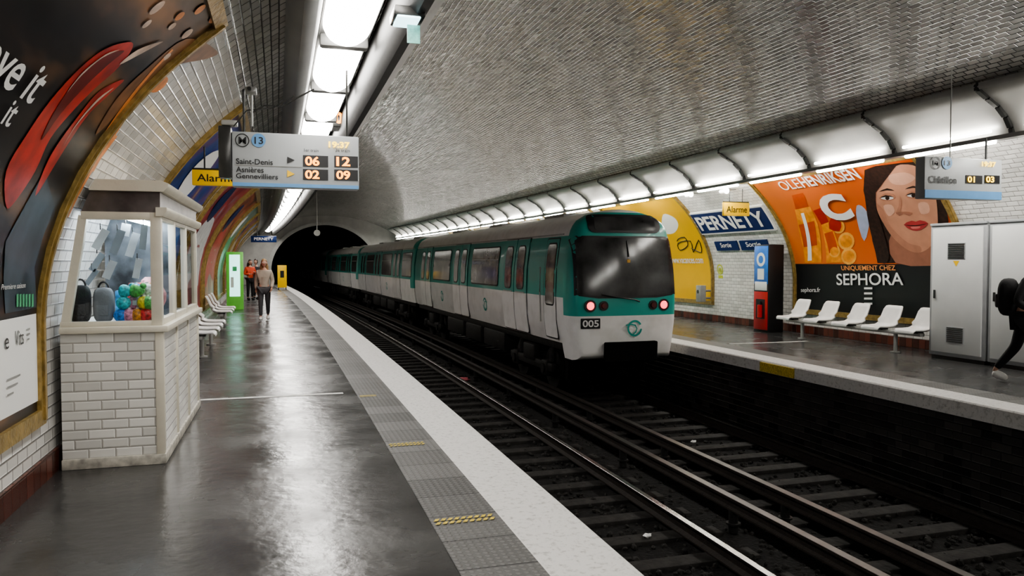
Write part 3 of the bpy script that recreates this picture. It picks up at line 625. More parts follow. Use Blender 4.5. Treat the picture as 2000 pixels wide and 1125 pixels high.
m.slab([(a[0]-.1,a[1]-.24),(a[0]+.1,a[1]-.24),(a[0]+.1,a[1]-.16),(a[0]-.1,a[1]-.16)],lambda p,q,h:wp('R',p,q,h),0,.012,lime); m.done('round_sticker',label='round lime green ring sticker on white tiles',cat='sticker')
a=hw_(1390,575); c=wp('R',a[0],a[1],0)
r=root('wall_intercom','grey metal call box on a short wall arm','intercom',c); m=MB(); m.box(c+Vector((-.42,-.12,-.2)),c+Vector((-.24,.12,.25)),m_grey,.02); m.done('call_box',r)
m=MB(auto=True); m.tube([c+Vector((0,0,.1)),c+Vector((-.25,0,.1))],.03,m_grey); m.tube([c+Vector((0,0,-.1)),c+Vector((-.25,0,-.1))],.03,m_grey); m.done('arm',r)
m=MB(); m.cyl(c+Vector((-.43,0,.08)),c+Vector((-.41,0,.08)),.05,m_dgrey); m.done('speaker_grille',r)
# ---------------- HANGING SIGNS
def hsign(px,y):
    x0,x1,v0,v1=px; L0,_=hy(x0,(v0+v1)/2,y); L1,_=hy(x1,(v0+v1)/2,y); zt=hy(x0,v0,y)[1]; zb=hy(x0,v1,y)[1]; return L0,L1,zb,zt
def sgn_text(m,st,x0,v0,x1,v1,y,mat,b=0):
    L0,zb=hy(x0,v1,y); L1,_=hy(x1,v1,y); _,zt=hy(x0,v0,y); m.text(st,(L0,zb),(L1,zb),(L0,zt),lambda a,c:Vector((a-A*y*y,y,c)),mat,b)
def sgn_rect(m,x0,v0,x1,v1,y,mat,d=.004):
    L0,zb=hy(x0,v1,y); L1,_=hy(x1,v1,y); _,zt=hy(x0,v0,y); k=A*y*y; m.box((L0-k,y-d,zb),(L1-k,y+d,zt),mat)
def sgn_disc(m,cx,cy,r,y,mat,r0=0):
    L0,z0=hy(cx,cy,y); L1,_=hy(cx+r,cy,y); rr_=L1-L0; f=lambda a,b:Vector((a-A*y*y,y,b))
    if r0: ringp(m,L0,z0,rr_*r0,rr_,f,mat)
    else: m.poly(ell(L0,z0,rr_,rr_),f,mat,1)
yS=8.45
L0,L1,zb,zt=hsign((453,701,256,364),yS); k=A*yS*yS
r=root('train_indicator_sign','grey hanging departure board with amber times','sign',(L0-k+.6,yS,zb))
m=MB(); m.box((L0-k,yS,zb),(L1-k,yS+.16,zt),m_sign,.012); m.done('sign_case',r)
m=MB(); m.box((L0-k-.13,yS-.03,zb+.09),(L0-k-.005,yS+.2,zt+.05),m_dgrey,.012); m.box((L0-k-.10,yS-.036,zt+.055),(L0-k+.06,yS+.1,zt+.11),m_lgrey,.015); m.done('side_bracket',r)
yf=yS-.004; m=MB()
_,zq=hy(455,352,yf); m.box((L0-k+.005,yf-.002,zb+.006),(L1-k-.005,yS,zq-.02),m_lblue); m.done('blue_band',r)
m=MB(auto=True)
for b_ in((592,303,641,325),(653,304,699,326),(592,330,641,351),(653,331,699,352)): sgn_rect(m,*b_,yf,m_ink)
m.done('display_panel',r,label='black segment display')
yt=yf-.007; m=MB(auto=True); sgn_disc(m,473,274,14,yt,m_ink,.86); sgn_text(m,'M',466,267,481,281,yt,m_ink,.01); sgn_disc(m,505,274,14,yt,m_lblue)
sgn_text(m,'13',497,267,514,281,yt-.004,m_ink,.015)
sgn_text(m,'Saint-Denis',461,309,533,320,yt,m_ink,.012); sgn_text(m,'Asnières',461,325,515,336,yt,m_ink,.012); sgn_text(m,'Gennevilliers',461,338,543,348,yt,m_ink,.012)
sgn_text(m,'1er train',594,290,622,296,yt,m_ink); sgn_text(m,'2e train',655,290,683,296,yt,m_ink); sgn_rect(m,458,321,590,322.5,yf,m_grey)
f=lambda a,b:Vector((a-A*yt*yt,yt,b)); m.poly([hy(561,306,yt),hy(561,319,yt),hy(576,313,yt)],f,m_ink,9); m.poly([hy(561,332,yt),hy(561,346,yt),hy(576,340,yt)],f,m_yel,9); m.done('lettering',r,label='sign lettering or symbol')
yt2=yt-.006; m=MB(auto=True); sgn_text(m,'06',596,305,624,323,yt2,m_amber,.03); sgn_text(m,'12',657,306,684,324,yt2,m_amber,.03); sgn_text(m,'02',596,332,624,349,yt2,m_amber,.03); sgn_text(m,'09',657,333,684,350,yt2,m_amber,.03)
sgn_text(m,'19:37',642,276,683,288,yt2,m_yled,.03); m.done('led_digits',r,label='glowing amber digits')
m=MB(auto=True); m.cyl((L0+.12-k,yS+.08,zt),(L0+.12-k,yS+.08,3.42),.014,m_dgrey,n=8); m.cyl((L1-.12-k,yS+.08,zt),(L1-.12-k,yS+.08,3.73),.01,m_dgrey,n=8)
m.done('hanger_rod',r)
# added box whose glowing digits imitate an orange reflection in the tray
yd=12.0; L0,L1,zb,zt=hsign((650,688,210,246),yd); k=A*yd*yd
r=root('amber_reflection_box','added dark box with amber digits imitating a tray reflection','reflection stand-in',((L0+L1)/2-k,yd,zb)); m=MB(); m.box((L0-k,yd,zb),(L1-k,yd+.5,zt),m_dgrey,.01); m.done('reflection_case',r)
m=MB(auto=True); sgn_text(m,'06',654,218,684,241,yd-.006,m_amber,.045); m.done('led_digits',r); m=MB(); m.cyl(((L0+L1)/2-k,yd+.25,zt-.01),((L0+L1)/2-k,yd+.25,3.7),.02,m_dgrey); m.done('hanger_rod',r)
r=root('security_camera','small grey camera on pole with looping cable','camera',(hy(492,200,8.3)[0]-A*70,8.3,3.0)); X=hy(492,200,8.3)[0]-A*70; zc_=hy(492,182,8.3)[1]; zt=3.0
m=MB(); m.tube([(X,8.3,zt),(X,8.3,zc_)],.013,m_grey); m.box((X-.06,8.22,zc_-.01),(X+.05,8.36,zc_+.05),m_grey,.01); m.cyl((X-.02,8.17,zc_+.02),(X-.02,8.22,zc_+.02),.02,m_dgrey); m.done('camera_body',r)
m=MB(auto=True); m.tube([(X,8.3,zc_-.2),(X+.12,8.3,zc_-.12),(X+.3,8.3,zc_-.12),(X+.45,8.3,zc_-.02),(X+.62,8.3,zc_+.08)],.009,m_dgrey,6); m.tube([(X-.18,8.3,zc_-.35),(X-.05,8.3,zc_-.18),(X+.2,8.3,zc_-.14),(X+.42,8.3,zc_+.0)],.007,m_dgrey,6); m.done('cable',r)
def alarm(px,y,lab):
    L0,L1,zb,zt=hsign(px,y); k=A*y*y; r=root('alarm_sign',lab,'sign',((L0+L1)/2-k,y,zb)); m=MB(); m.box((L0-k,y,zb),(L1-k,y+.08,zt),m_yel,.008); m.done('plate',r)
    m=MB(); v0,v1=px[2],px[3]; h=v1-v0; yt=y-.004; w=px[1]-px[0]; sgn_text(m,'Alarme',px[0]+w*.1,v0+h*.28,px[1]-w*.1,v1-h*.24,yt,m_ink,.01); m.done('lettering',r)
    m=MB(auto=True)
    for q in(.25,.75): m.cyl((L0+(L1-L0)*q-k,y+.04,zt),(L0+(L1-L0)*q-k,y+.04,zt+.35),.01,m_dgrey,n=8)
    m.cyl((L0-k,y+.04,zt+.015),(L1-k,y+.04,zt+.015),.012,m_dgrey,n=8); m.done('hanger_rod',r)
alarm((375,471,331,361),9.7,'yellow hanging alarm sign with black lettering')
alarm((1414,1464,395,421),15.2,'small yellow hanging alarm sign over platform')
yS=8.1; L0,L1,zb,zt=hsign((1806,1957,305,387),yS); k=A*yS*yS
r=root('train_indicator_sign','grey hanging departure board with yellow times','sign',(L0-k+.6,yS,zb))
m=MB(); m.box((L0-k,yS,zb),(L1-k,yS+.16,zt),m_sign,.012); m.done('sign_case',r)
yf=yS-.004; m=MB(); _,zq=hy(1806,370,yf); m.box((L0-k+.005,yf-.002,zb+.006),(L1-k-.005,yS,zq),m_lblue); m.done('blue_band',r)
m=MB(auto=True); sgn_rect(m,1886,342,1918,358,yf,m_ink); sgn_rect(m,1923,342,1952,358,yf,m_ink); m.done('display_panel',r)
yt=yf-.007; m=MB(auto=True); sgn_disc(m,1828,318,10,yt,m_ink,.86); sgn_text(m,'M',1823,313,1834,323,yt,m_ink,.01); sgn_disc(m,1850,318,10,yt,m_lblue); sgn_text(m,'13',1844,313,1856,323,yt-.004,m_ink,.015)
sgn_text(m,'Châtillon',1814,343,1868,357,yt,m_ink,.015); m.done('lettering',r)
m=MB(auto=True); sgn_text(m,'01',1890,344,1904,356,yt-.006,m_yled,.03); sgn_text(m,'03',1926,344,1942,356,yt-.006,m_yled,.03); sgn_text(m,'19:37',1918,315,1945,325,yt-.006,m_yled,.03); m.done('led_digits',r)
m=MB(auto=True); m.cyl((L1-.2-k,yS+.08,zt),(L1-.2-k,yS+.08,3.3),.014,m_dgrey,n=8); m.cyl((L0+.5-k,yS+.08,zt),(L0+.5-k,yS+.08,4.2),.008,m_lgrey,n=8)
m.done('hanger_rod',r)
L,z=hy(792,28,5.9); r=root('emergency_lamp','white emergency lamp box with hanging green pictogram','lamp',(L,5.9,z)); m=MB(); m.box((L-.12,5.8,z-.04),(L+.12,6.1,z+.04),m_dgrey,.015); m.done('lamp_housing',r)
m=MB(); m.box((L-.10,5.785,z-.06),(L+.08,6.05,z-.04),M('cool_lamp',(.8,1,1),.4,emit=(.6,.95,1),es=2,var=0),.008); m.done('lamp_lens',r); m=MB(); m.box((L+.0,5.95,z-.2),(L+.1,5.96,z-.06),M('green_pictogram',(.25,.5,.45),.4,emit=(.3,.8,.65),es=.25,var=.3,scale=30)); m.done('pictogram_panel',r)
L0,zb=hy(490,473,40); L1,zt=hy(540,461,40); k=A*1600; r=root('hanging_sign','small navy hanging sign near platform end','sign',(L0-k,40,zb)); m=MB(); m.box((L0-k,40,zb),(L1-k,40.1,zt),m_navy,.01); m.done('plate',r); m=MB(); m.text('PERNETY',(L0+.15-k,zb+.1),(L1-.15-k,zb+.1),(L0+.15-k,zt-.08),lambda a,b:Vector((a,39.99,b)),m_inkw,.02); m.done('lettering',r)
m=MB(auto=True); m.cyl((L0+.3-k,40.05,zt),(L0+.3-k,40.05,3.3),.02,m_dgrey); m.cyl((L1-.3-k,40.05,zt),(L1-.3-k,40.05,3.7),.02,m_dgrey); m.done('hanger_rod',r)
y=32; L,z=hy(619,455,y); k=A*y*y; r=root('loudspeaker','white horn loudspeaker hanging from the vault','loudspeaker',(L-k,y,z)); m=MB(); m.cyl((L-k,y,z+.05),(L-k,y,4.85),.015,m_grey,n=8); m.done('pole',r); m=MB(); m.cyl((L-k,y-.12,z),(L-k,y+.12,z),.13,m_lgrey,.06); m.done('horn',r)
y=32; L,z=hy(993,400,y); k=A*y*y; m=MB(); zt_=hy(993,370,y)[1]; m.cyl((L-k,y,z-.05),(L-k,y,4.95),.03,m_dgrey,n=8); m.box((L-k-.2,y-.03,zt_-.05),(L-k+.2,y+.03,zt_+.02),m_dgrey,.01); m.done('ceiling_pole',label='thin grey pole with crossbar hanging from vault',cat='pole')
for u,v in((1367,377),(1437,370)):
    a=hw_(u,v); c=wp('R',a[0],a[1],.0); r=root('wall_spotlight','small white spotlight on wall bracket','lamp',c); m=MB(); m.tube([c,c+Vector((-.25,0,-.02))],.015,m_grey); m.done('arm',r); m=MB(); m.cyl(c+Vector((-.32,.1,-.05)),c+Vector((-.32,-.12,-.05)),.06,m_white,.075); m.done('lamp_head',r); m=MB(); m.cyl(c+Vector((-.32,-.12,-.05)),c+Vector((-.32,-.13,-.05)),.06,m_glow); m.done('lens',r)
# ---------------- TRAIN
HWT=[(-.3,.975),(0,1.04),(.5,1.105),(.95,1.12),(1.5,1.10),(2.0,1.03),(2.2,.975),(2.38,.86),(2.49,.68),(2.57,.40),(2.61,0)]
ZT=2.61
def hwt(z):
    z=max(-.3,min(ZT,z))
    for (a,b),(c,d) in zip(HWT,HWT[1:]):
        if z<=c: return b+(d-b)*(z-a)/(c-a)
def zroof(x):
    x=abs(x)
    for (a,b),(c,d) in list(zip(HWT,HWT[1:]))[::-1]:
        if b>=x>=d and b>d and a>=2.0: return a+(c-a)*(b-x)/(b-d)
    return 2.2
def Cc(s): 
    t=max(0,min(1,(s-.86)/.14)); return .26*(1-math.sqrt(max(0,1-t*t)))
def yfc(x,z):
    rk=.03*((.7-z)/.95)**2 if z<.7 else .20*((z-.7)/1.85)**1.6
    sx=abs(x)/max(.05,hwt(z)) if z<2.2 else abs(x)/.975*.9; sz=(z-1.2)/(zroof(x)-1.2)
    return rk+.09*(x/1.1)**2+max(Cc(min(1,sx)),.8*Cc(min(1,sz)))
CL=15.55
def outline(zb):
    zs=[zb,zb+.15,.3,.5,.75,.95,1.25,1.5,1.8,2.0,2.1,2.2]; zs=[z for i,z in enumerate(zs) if i==0 or z>zs[0]+.05]
    Lf=[(-hwt(z),z) for z in zs]+[(-.93,2.29),(-.86,2.38),(-.68,2.49),(-.40,2.57),(-.19,2.60),(0,2.61)]
    return Lf+[(-x,z) for x,z in Lf[-2::-1]]
def carbody(cab):
    m=MB(); vs=[];fs=[]; rings=[]
    if cab:
        o0=outline(-.24)
        for s in(0.02,.2,.4,.6,.75,.84,.88,.91,.94,.965,.985,1.0): rings.append([(x*s,yfc(x*s,1.0+(z-1.0)*s),1.0+(z-1.0)*s) for x,z in o0])
        for yy in(.55,.72): rings.append([(x,max(yy,yfc(x,z)),z) for x,z in o0])
        n=len(o0)
        o1=[(x,max(z,.04)) for x,z in o0]; rings.append([(x,.74,z) for x,z in o1]); rings.append([(x,CL-.1,z) for x,z in o1]); rings.append([(x*.96,CL,z if z<1 else 1+(z-1)*.97) for x,z in o1])
    else:
        o0=outline(.04); n=len(o0); rings.append([(x*.96,.0,z if z<1 else 1+(z-1)*.97) for x,z in o0]); rings.append([(x,.1,z) for x,z in o0]); rings.append([(x,CL-.1,z) for x,z in o0]); rings.append([(x*.96,CL,z if z<1 else 1+(z-1)*.97) for x,z in o0])
    for r_ in rings: vs+=r_
    for j in range(len(rings)-1):
        for i in range(n): fs.append((j*n+i,j*n+(i+1)%n,(j+1)*n+(i+1)%n,(j+1)*n+i))
    fs.append(tuple(range(n))); fs.append(tuple((len(rings)-1)*n+i for i in range(n)))
    m.add(vs,fs,m_train); return m
sidef=lambda y,z,h: Vector((-(hwt(z)+h),y,z))
def sidewin(car,y0,y1,z0,z1,name='side_window'):
    m=MB(); m.slab(rr(y0-.035,z0-.035,y1+.035,z1+.035,.1),sidef,0,.012,m_black,.35); m.slab(rr(y0,z0,y1,z1,.07),sidef,.012,.016,m_twin,.35)
    if y1-y0>.9: m.slab([(y0+.02,z1-.3),(y1-.02,z1-.3),(y1-.02,z1-.275),(y0+.02,z1-.275)],sidef,.016,.022,m_lgrey,.35)
    return m.done(name,car,world=False)
def doorpair(car,yc):
    w=.86
    for s in(-1,1):
        y0=yc+(-w if s<0 else .012); y1=yc+(-.012 if s<0 else w)
        m=MB(); m.slab(rr(y0-.02,.06,y1+.02,2.14,.05),sidef,0,.006,m_black,.35); m.slab(rr(y0+.012,.08,y1-.012,2.11,.04),sidef,.004,.02,m_train,.35)
        m.slab(rr(y0+.17,1.0,y1-.17,1.97,.13),sidef,.02,.028,m_black,.35); m.slab(rr(y0+.20,1.03,y1-.20,1.94,.11),sidef,.028,.031,m_twin,.35)
        m.slab([(y0+.1,.93),(y1-.1,.93),(y1-.1,.955),(y0+.1,.955)],sidef,.02,.03,m_lgrey,.35); m.done('door_leaf',car,world=False)
def emblem(m,cx,cz,r,f,mat):
    ringp(m,cx,cz,r*.76,r,f,mat,28,.5,2*pi-.1)
    P=[(cx-r*1.25,cz+r*.32),(cx-r*.5,cz+r*.42),(cx+r*.0,cz+r*.3),(cx+r*.22,cz-r*.05),(cx+r*.08,cz-r*.4),(cx-r*.3,cz-r*.72),(cx-r*.2,cz-r*.84),(cx+r*.2,cz-r*.52),(cx+r*.36,cz-r*.05),(cx+r*.12,cz+r*.42),(cx-r*.4,cz+r*.56),(cx-r*1.2,cz+r*.46)]
    m.poly(P,f,mat,.3)
def bogie(car,yc):
    m=MB()
    for s in(-1,1):
        m.box((s*.95-.07,yc-1.35,-.62),(s*.95+.07,yc+1.35,-.44),m_dirtblack,.03); m.box((s*.95-.1,yc-.35,-.5),(s*.95+.1,yc+.35,-.15),m_dirtblack,.04)
        for q in(-.95,.95):
            m.cyl((s*.78-.06,yc+q,-.57),(s*.78+.06,yc+q,-.57),.43,m_dirtblack,n=28); m.box((s*.95-.09,yc+q-.16,-.72),(s*.95+.1,yc+q+.16,-.4),m_dirtblack,.03); m.cyl((s*.95,yc+q,-.57),(s*1.08,yc+q,-.57),.1,m_dirtblack,n=14)
            m.cyl((s*.95,yc+q-.3,-.4),(s*.95,yc+q-.3,-.12),.07,m_dirtblack,n=12)
    m.box((-.9,yc-.3,-.65),(.9,yc+.3,-.3),m_dirtblack,.03)
    for q in(-.95,.95): m.cyl((-.8,yc+q,-.57),(.8,yc+q,-.57),.08,m_dirtblack,n=12)
    m.done('bogie',car,world=False)
YF=12.95; LC=6.19
tr=root('metro_train','teal and white metro train with red tail lamps','train',place(LC,YF,0))
cars=[]
for ci in range(5):
    ys=YF+ci*(CL+.35); ym=ys+CL/2; a=tang(ym)
    m=carbody(ci==0); car=m.done('train_car',tr,world=False,smooth=35,label='leading car with driver cab' if ci==0 else None)
    mid=place(LC,ym); st=mid-Vector((-sin(a),cos(a),0))*(CL/2)
    car.location=st-tr.location; car.rotation_euler[2]=a; cars.append((car,st,a))
    for yc in(3.45,8.5,13.45): doorpair(car,yc)
    if ci==0:
        sidewin(car,4.75,7.2,1.05,1.95); sidewin(car,9.8,12.15,1.05,1.95); sidewin(car,.98,1.42,.78,1.95,'cab_side_window')
        m=MB(); m.slab(rr(.86,.1,1.56,2.08,.05),sidef,0,.006,m_black,.35); m.slab(rr(.885,.12,1.535,2.055,.04),sidef,.003,.01,m_train,.35); m.done('cab_door',car,world=False)
        m=MB(); m.tube([(-(1.155),1.62,.4),(-(1.175),1.62,1.0),(-1.165,1.62,1.5)],.015,m_lgrey); m.done('grab_rail',car,world=False)
    else:
        sidewin(car,.35,2.2,1.05,1.95); sidewin(car,4.75,7.2,1.05,1.95); sidewin(car,9.8,12.15,1.05,1.95)
    m=MB(); m.box((-.98,.9 if ci==0 else .15,-.12),(.98,CL-.2,.05),m_dirtblack,.02)
    for y0,y1 in((4.6,6.4),(6.7,8.3),(8.6,10.6)): m.box((-1.0,y0,-.55),(1.0,y1,-.1),m_dirtblack,.04)
    m.done('underframe',car,world=False)
    bogie(car,2.7); bogie(car,CL-2.7)
    if ci<4:
        m=MB(); m.box((-.6,CL-.02,.1),(.6,CL+.38,2.25),m_black,.04); m.box((-.9,CL-.02,.3),(-.8,CL+.37,2.0),m_dirtblack,.02); m.done('gangway',car,world=False)
    m=MB(); m.slab([(.75 if ci==0 else .1,2.125),(CL-.1,2.125),(CL-.1,2.15),(.75 if ci==0 else .1,2.15)],sidef,0,.02,m_lgrey,1.0); m.done('gutter',car,world=False)
    for yc in((5.9,10.9) if ci==0 else (5.9,)):
        m=MB(); emblem(m,yc,.52,.17,lambda p,q:Vector((-(hwt(q)+.008),p,q)),m_teal); m.done('emblem',car,world=False,label='round teal operator emblem')
    m=MB(auto=True)
    for q in(3,7.5,12): m.box((-.35,q-.6,2.55),(.35,q+.6,2.65),m_lgrey,.04)
    m.done('roof_vent',car,world=False)
car,st,aa=cars[0]
ff=lambda x,z,h: Vector((x,yfc(x,z)-h,z))
m=MB(); m.slab([(-1.05,.985),(-1.03,2.02),(-.965,2.09),(.965,2.09),(1.03,2.02),(1.05,.985),(.6,.93),(-.6,.93)],ff,-.01,.012,m_black,.12)
m.slab([(-1.01,1.02),(-.99,2.0),(-.925,2.06),(.925,2.06),(.99,2.0),(1.01,1.02),(.6,.97),(-.6,.97)],ff,.012,.018,m_wshield,.12); m.done('windshield',car,world=False,label='wide dark curved windshield')
m=MB(); m.slab(rr(-.75,2.15,.75,2.50,.13),ff,-.01,.02,m_black,.12); m.slab(rr(-.63,2.20,.63,2.45,.05),ff,.02,.026,m_wshield,.12); m.done('destination_display',car,world=False,label='unlit dark rounded destination display')
for x,mt in((-.76,m_red),(-.50,m_dim),(.76,m_red),(.52,m_dim)):
    zz=.79; c=ff(x,zz,0); m=MB(); m.cyl((x,c.y+.03,zz),(x,c.y-.02,zz),.115 if mt is m_red else .09,m_dgrey,n=24); m.cyl((x,c.y-.02,zz),(x,c.y-.045,zz),.075 if mt is m_red else .06,mt,.05,n=20); m.done('tail_lamp',car,world=False,label='glowing red tail lamp' if mt is m_red else 'unlit round lamp')
m=MB(); m.slab(rr(-.94,.37,-.57,.56,.01),ff,-.005,.012,m_ink,.12); m.text('005',(-.91,.40),(-.60,.40),(-.91,.53),lambda a,b:ff(a,b,.018),m_inkw,.02); m.done('fleet_number',car,world=False,label='black plate with white number')
m=MB(); emblem(m,.13,.36,.155,lambda a,b:ff(a,b,.012),m_teal); m.done('emblem',car,world=False,label='round teal operator emblem')
m=MB(); m.slab(rr(-.48,-.245,.60,.11,.03),ff,-.01,.07,m_vblack,.3); m.done('coupler_buffer',car,world=False,label='black rubber coupler block')
m=MB(); m.tube([ff(-.55,1.0,.04),ff(-.2,.94,.07),ff(.1,.90,.06),ff(.22,.86,.03)],.014,m_black,6); m.done('wiper',car,world=False)
m=MB(); m.tube([ff(.0,2.0,.03),ff(.02,1.7,.04)],.012,m_black,6); m.box(ff(.02,1.62,.03)+Vector((-.03,0,-.03)),ff(.02,1.62,.03)+Vector((.03,.02,.03)),M('dim_amber_display',(.2,.12,.02),.4,emit=(1,.5,.05),es=.1)); m.done('rear_display',car,world=False)
m=MB(); m.box((-.85,.9,-.75),(.85,1.1,-.1),m_vblack,.05); m.box((-.10,.15,-.55),(.10,1.0,-.35),m_vblack,.03); m.done('front_underframe',car,world=False)
# ---------------- KIOSK
ky0,ky1=6.52,9.0; kx=-.95; kl=WL_+.035
r=root('ticket_kiosk','cream framed kiosk with white tiled base and windows','kiosk',(-1.3,(ky0+ky1)/2,0))
m=MB(); m.box((kl,ky0,.08),(kx,ky1,1.05),m_kbrick); m.done('tiled_base',r,label='white brick tile base')
m=MB(); m.box((kl-.004,ky0-.02,0),(kx+.02,ky1+.02,.08),M('worn_plinth',(.45,.43,.38),.6,var=.4,scale=14),.006)
m.box((kx-.05,ky0-.012,.08),(kx+.012,ky0+.05,1.05),m_cream,.004)
for y in(ky0+.8,ky0+1.6,ky1-.04): m.box((kx-.02,y-.03,.08),(kx+.014,y+.03,1.05),m_cream,.003)
m.done('base_trim',r)
m=MB(); m.box((kl,ky0-.04,1.05),(kx+.05,ky1+.03,1.10),m_cream,.008); m.done('sill',r)
m=MB()
m.box((kx-.075,ky0-.005,1.10),(kx+.005,ky0+.07,1.99),m_cream,.004)
for y in(ky0+.78,ky0+1.57,ky1-.06): m.box((kx-.05,y-.03,1.10),(kx+.005,y+.03,1.99),m_cream,.004)
m.prism([(kl,1.10),(kl+.06,1.10),(wl(1.96)+.075,1.96),(wl(1.96)+.015,1.96)],ky0,ky0+.06,m_cream)
m.box((wl(1.99)+.02,ky0-.003,1.93),(kx,ky0+.06,1.99),m_cream,.003); m.box((kl,ky0-.002,1.10),(kx,ky0+.05,1.14),m_cream,.003)
m.box((kx-.05,ky0,1.93),(kx+.002,ky1,1.99),m_cream,.003); m.box((kx-.05,ky0,1.10),(kx+.002,ky1,1.15),m_cream,.003); m.done('window_frame',r)
m=MB(); m.add([(kl+.06,ky0+.03,1.14),(kx-.07,ky0+.03,1.14),(kx-.07,ky0+.03,1.93),(wl(1.93)+.07,ky0+.03,1.93)],[(0,1,2,3)],m_glass); m.done('window_pane',r)
for ya_,yb_ in((ky0+.07,ky0+.75),(ky0+.81,ky0+1.54),(ky0+1.60,ky1-.09)):
    m=MB(); m.add([(kx-.02,ya_,1.15),(kx-.02,yb_,1.15),(kx-.02,yb_,1.93),(kx-.02,ya_,1.93)],[(0,1,2,3)],m_glass); m.done('window_pane',r)
m=MB(); m.prism([(wl(2.0)+.02,1.99),(kx+.0,1.99),(kx+.0,2.15),(wl(2.15)+.02,2.15)],ky0-.0,ky1,M('brushed_band',(.20,.185,.18),.3,.6,var=.4,scale=5)); m.done('header_band',r,label='brushed grey metal band')
m=MB(); m.prism([(wl(2.15)+.02,2.15),(kx+.03,2.15),(kx+.06,2.18),(kx+.07,2.215),(kx+.02,2.235),(wl(2.24)+.02,2.235)],ky0-.05,ky1+.05,m_cream); m.prism([(kx-.03,1.96),(kx+.02,1.96),(kx+.05,2.0),(kx+.05,2.03),(kx-.03,2.03)],ky0-.02,ky1+.03,m_cream); m.done('cornice',r)
m=MB(); m.box((kl+.05,ky0+1.3,1.10),(kx-.12,ky0+1.33,1.99),M('interior_screen',(.10,.11,.125),.2,var=.7,scale=6),0) ; m.done('rear_panel',r)
m=MB(); m.cyl((-1.2,ky0+.15,1.95),(-1.2,ky0+1.25,1.95),.02,M('cool_tube',(1,1,1),.4,emit=(.82,.92,1),es=45,var=0),n=10); m.done('fluorescent_tube',r)
m=MB(); m.box((kl+.02,ky0+.07,1.10),(kx-.08,ky0+1.0,1.12),m_white,.003); m.done('counter',r)
cz=1.12
def bag(x,y,w,d,h,mat,lab,nm='shoulder_bag'):
    r=root(nm,lab,'bag',(x,y,cz)); m=MB(); m.sph((0,0,h*.5),(w/2,d/2,h/2),mat,16,lambda v:Vector((math.copysign(abs(v.x)**.55,v.x),math.copysign(abs(v.y)**.6,v.y),math.copysign(abs(v.z)**.6,v.z)))); m.done('bag_body',r,world=False)
    m=MB(); m.tube([(-w*.25,0,h*.95)]+[(w*.25*-cos(pi*i/8),0,h*.95+h*.2*sin(pi*i/8)) for i in range(1,8)]+[(w*.25,0,h*.95)],.008,m_black,6); m.done('handle',r,world=False)
    m=MB(); m.box((-w*.3,-d*.5-.005,h*.2),(w*.3,-d*.42,h*.5),mat,.008); m.done('front_pocket',r,world=False)
bag(-1.56,ky0+.17,.15,.12,.30,M('black_fabric',(.015,.015,.018),.7,bump=.2),'black fabric backpack standing on the counter','backpack')
bag(-1.40,ky0+.19,.15,.12,.28,M('grey_fabric',(.22,.23,.25),.6,bump=.2),'grey fabric tote standing on the counter','tote_bag')
cols=[('blue',(.03,.2,.6)),('red',(.6,.05,.05)),('yellow',(.7,.5,.05)),('pink',(.7,.25,.35)),('turquoise',(.05,.45,.5)),('white',(.7,.7,.7)),('orange',(.7,.25,.04)),('green',(.1,.4,.1))]
for i in range(26):
    nm,c=cols[i%8]; lay=0 if i<12 else 1 if i<20 else 2; j=i if lay==0 else i-12 if lay==1 else i-20; cnt=(12,8,6)[lay]
    x=-1.27+lay*.02+(.24-.04*lay)*((j*5)%cnt)/cnt; y=ky0+.15+.11*(j%3); z=cz+lay*.10
    mt=bpy.data.materials.get('toy_'+nm) or M('toy_'+nm,c,.35,var=.7,scale=45)
    m=MB(); rz=random.uniform(-.6,.6); q=1.3
    if i%3==0: m.sph((0,0,.042*q),(.042*q,)*3,mt,12); m.cyl((0,0,.08*q),(0,0,.09*q),.012,m_white,n=8); nmn,lb='toy_ball','small %s patterned ball in a heap'%nm
    elif i%3==1: m.box((-.05,-.022,0),(.05,.022,.11),mt,.012); m.box((-.03,-.024,.03),(.03,-.018,.07),m_white,.001); nmn,lb='snack_packet','glossy %s snack packet in a heap'%nm
    else: m.sph((0,0,.05),(.06,.035,.05),mt,12,lambda v:Vector((v.x,v.y,v.z*(1-.4*v.x)))); m.sph((.045,0,.09),(.026,)*3,mt,10); nmn,lb='soft_toy','small %s soft toy in a heap'%nm
    m.done(nmn,world=False,loc=(x,y,z),rotz=rz,label=lb,cat='toy' if i%3!=1 else 'packet',smooth=50)
m=MB(); m.sph((0,0,.18),(.12,.08,.18),M('pink_cloth',(.75,.38,.42),.6,var=.4,scale=18),14,lambda v:v*(1+.12*sin(v.z*6+v.x*8))); m.done('cloth_bundle',world=False,loc=(-1.12,ky0+.58,cz),label='pink patterned cloth bundle on the counter',cat='cloth')
m=MB(); m.box((-.09,-.05,0),(.09,.05,.24),M('blue_box_print',(.05,.3,.6),.4,var=.6,scale=25),.01); m.done('small_box',world=False,loc=(-1.30,ky0+.6,cz),label='blue printed cardboard box on the counter',cat='box')
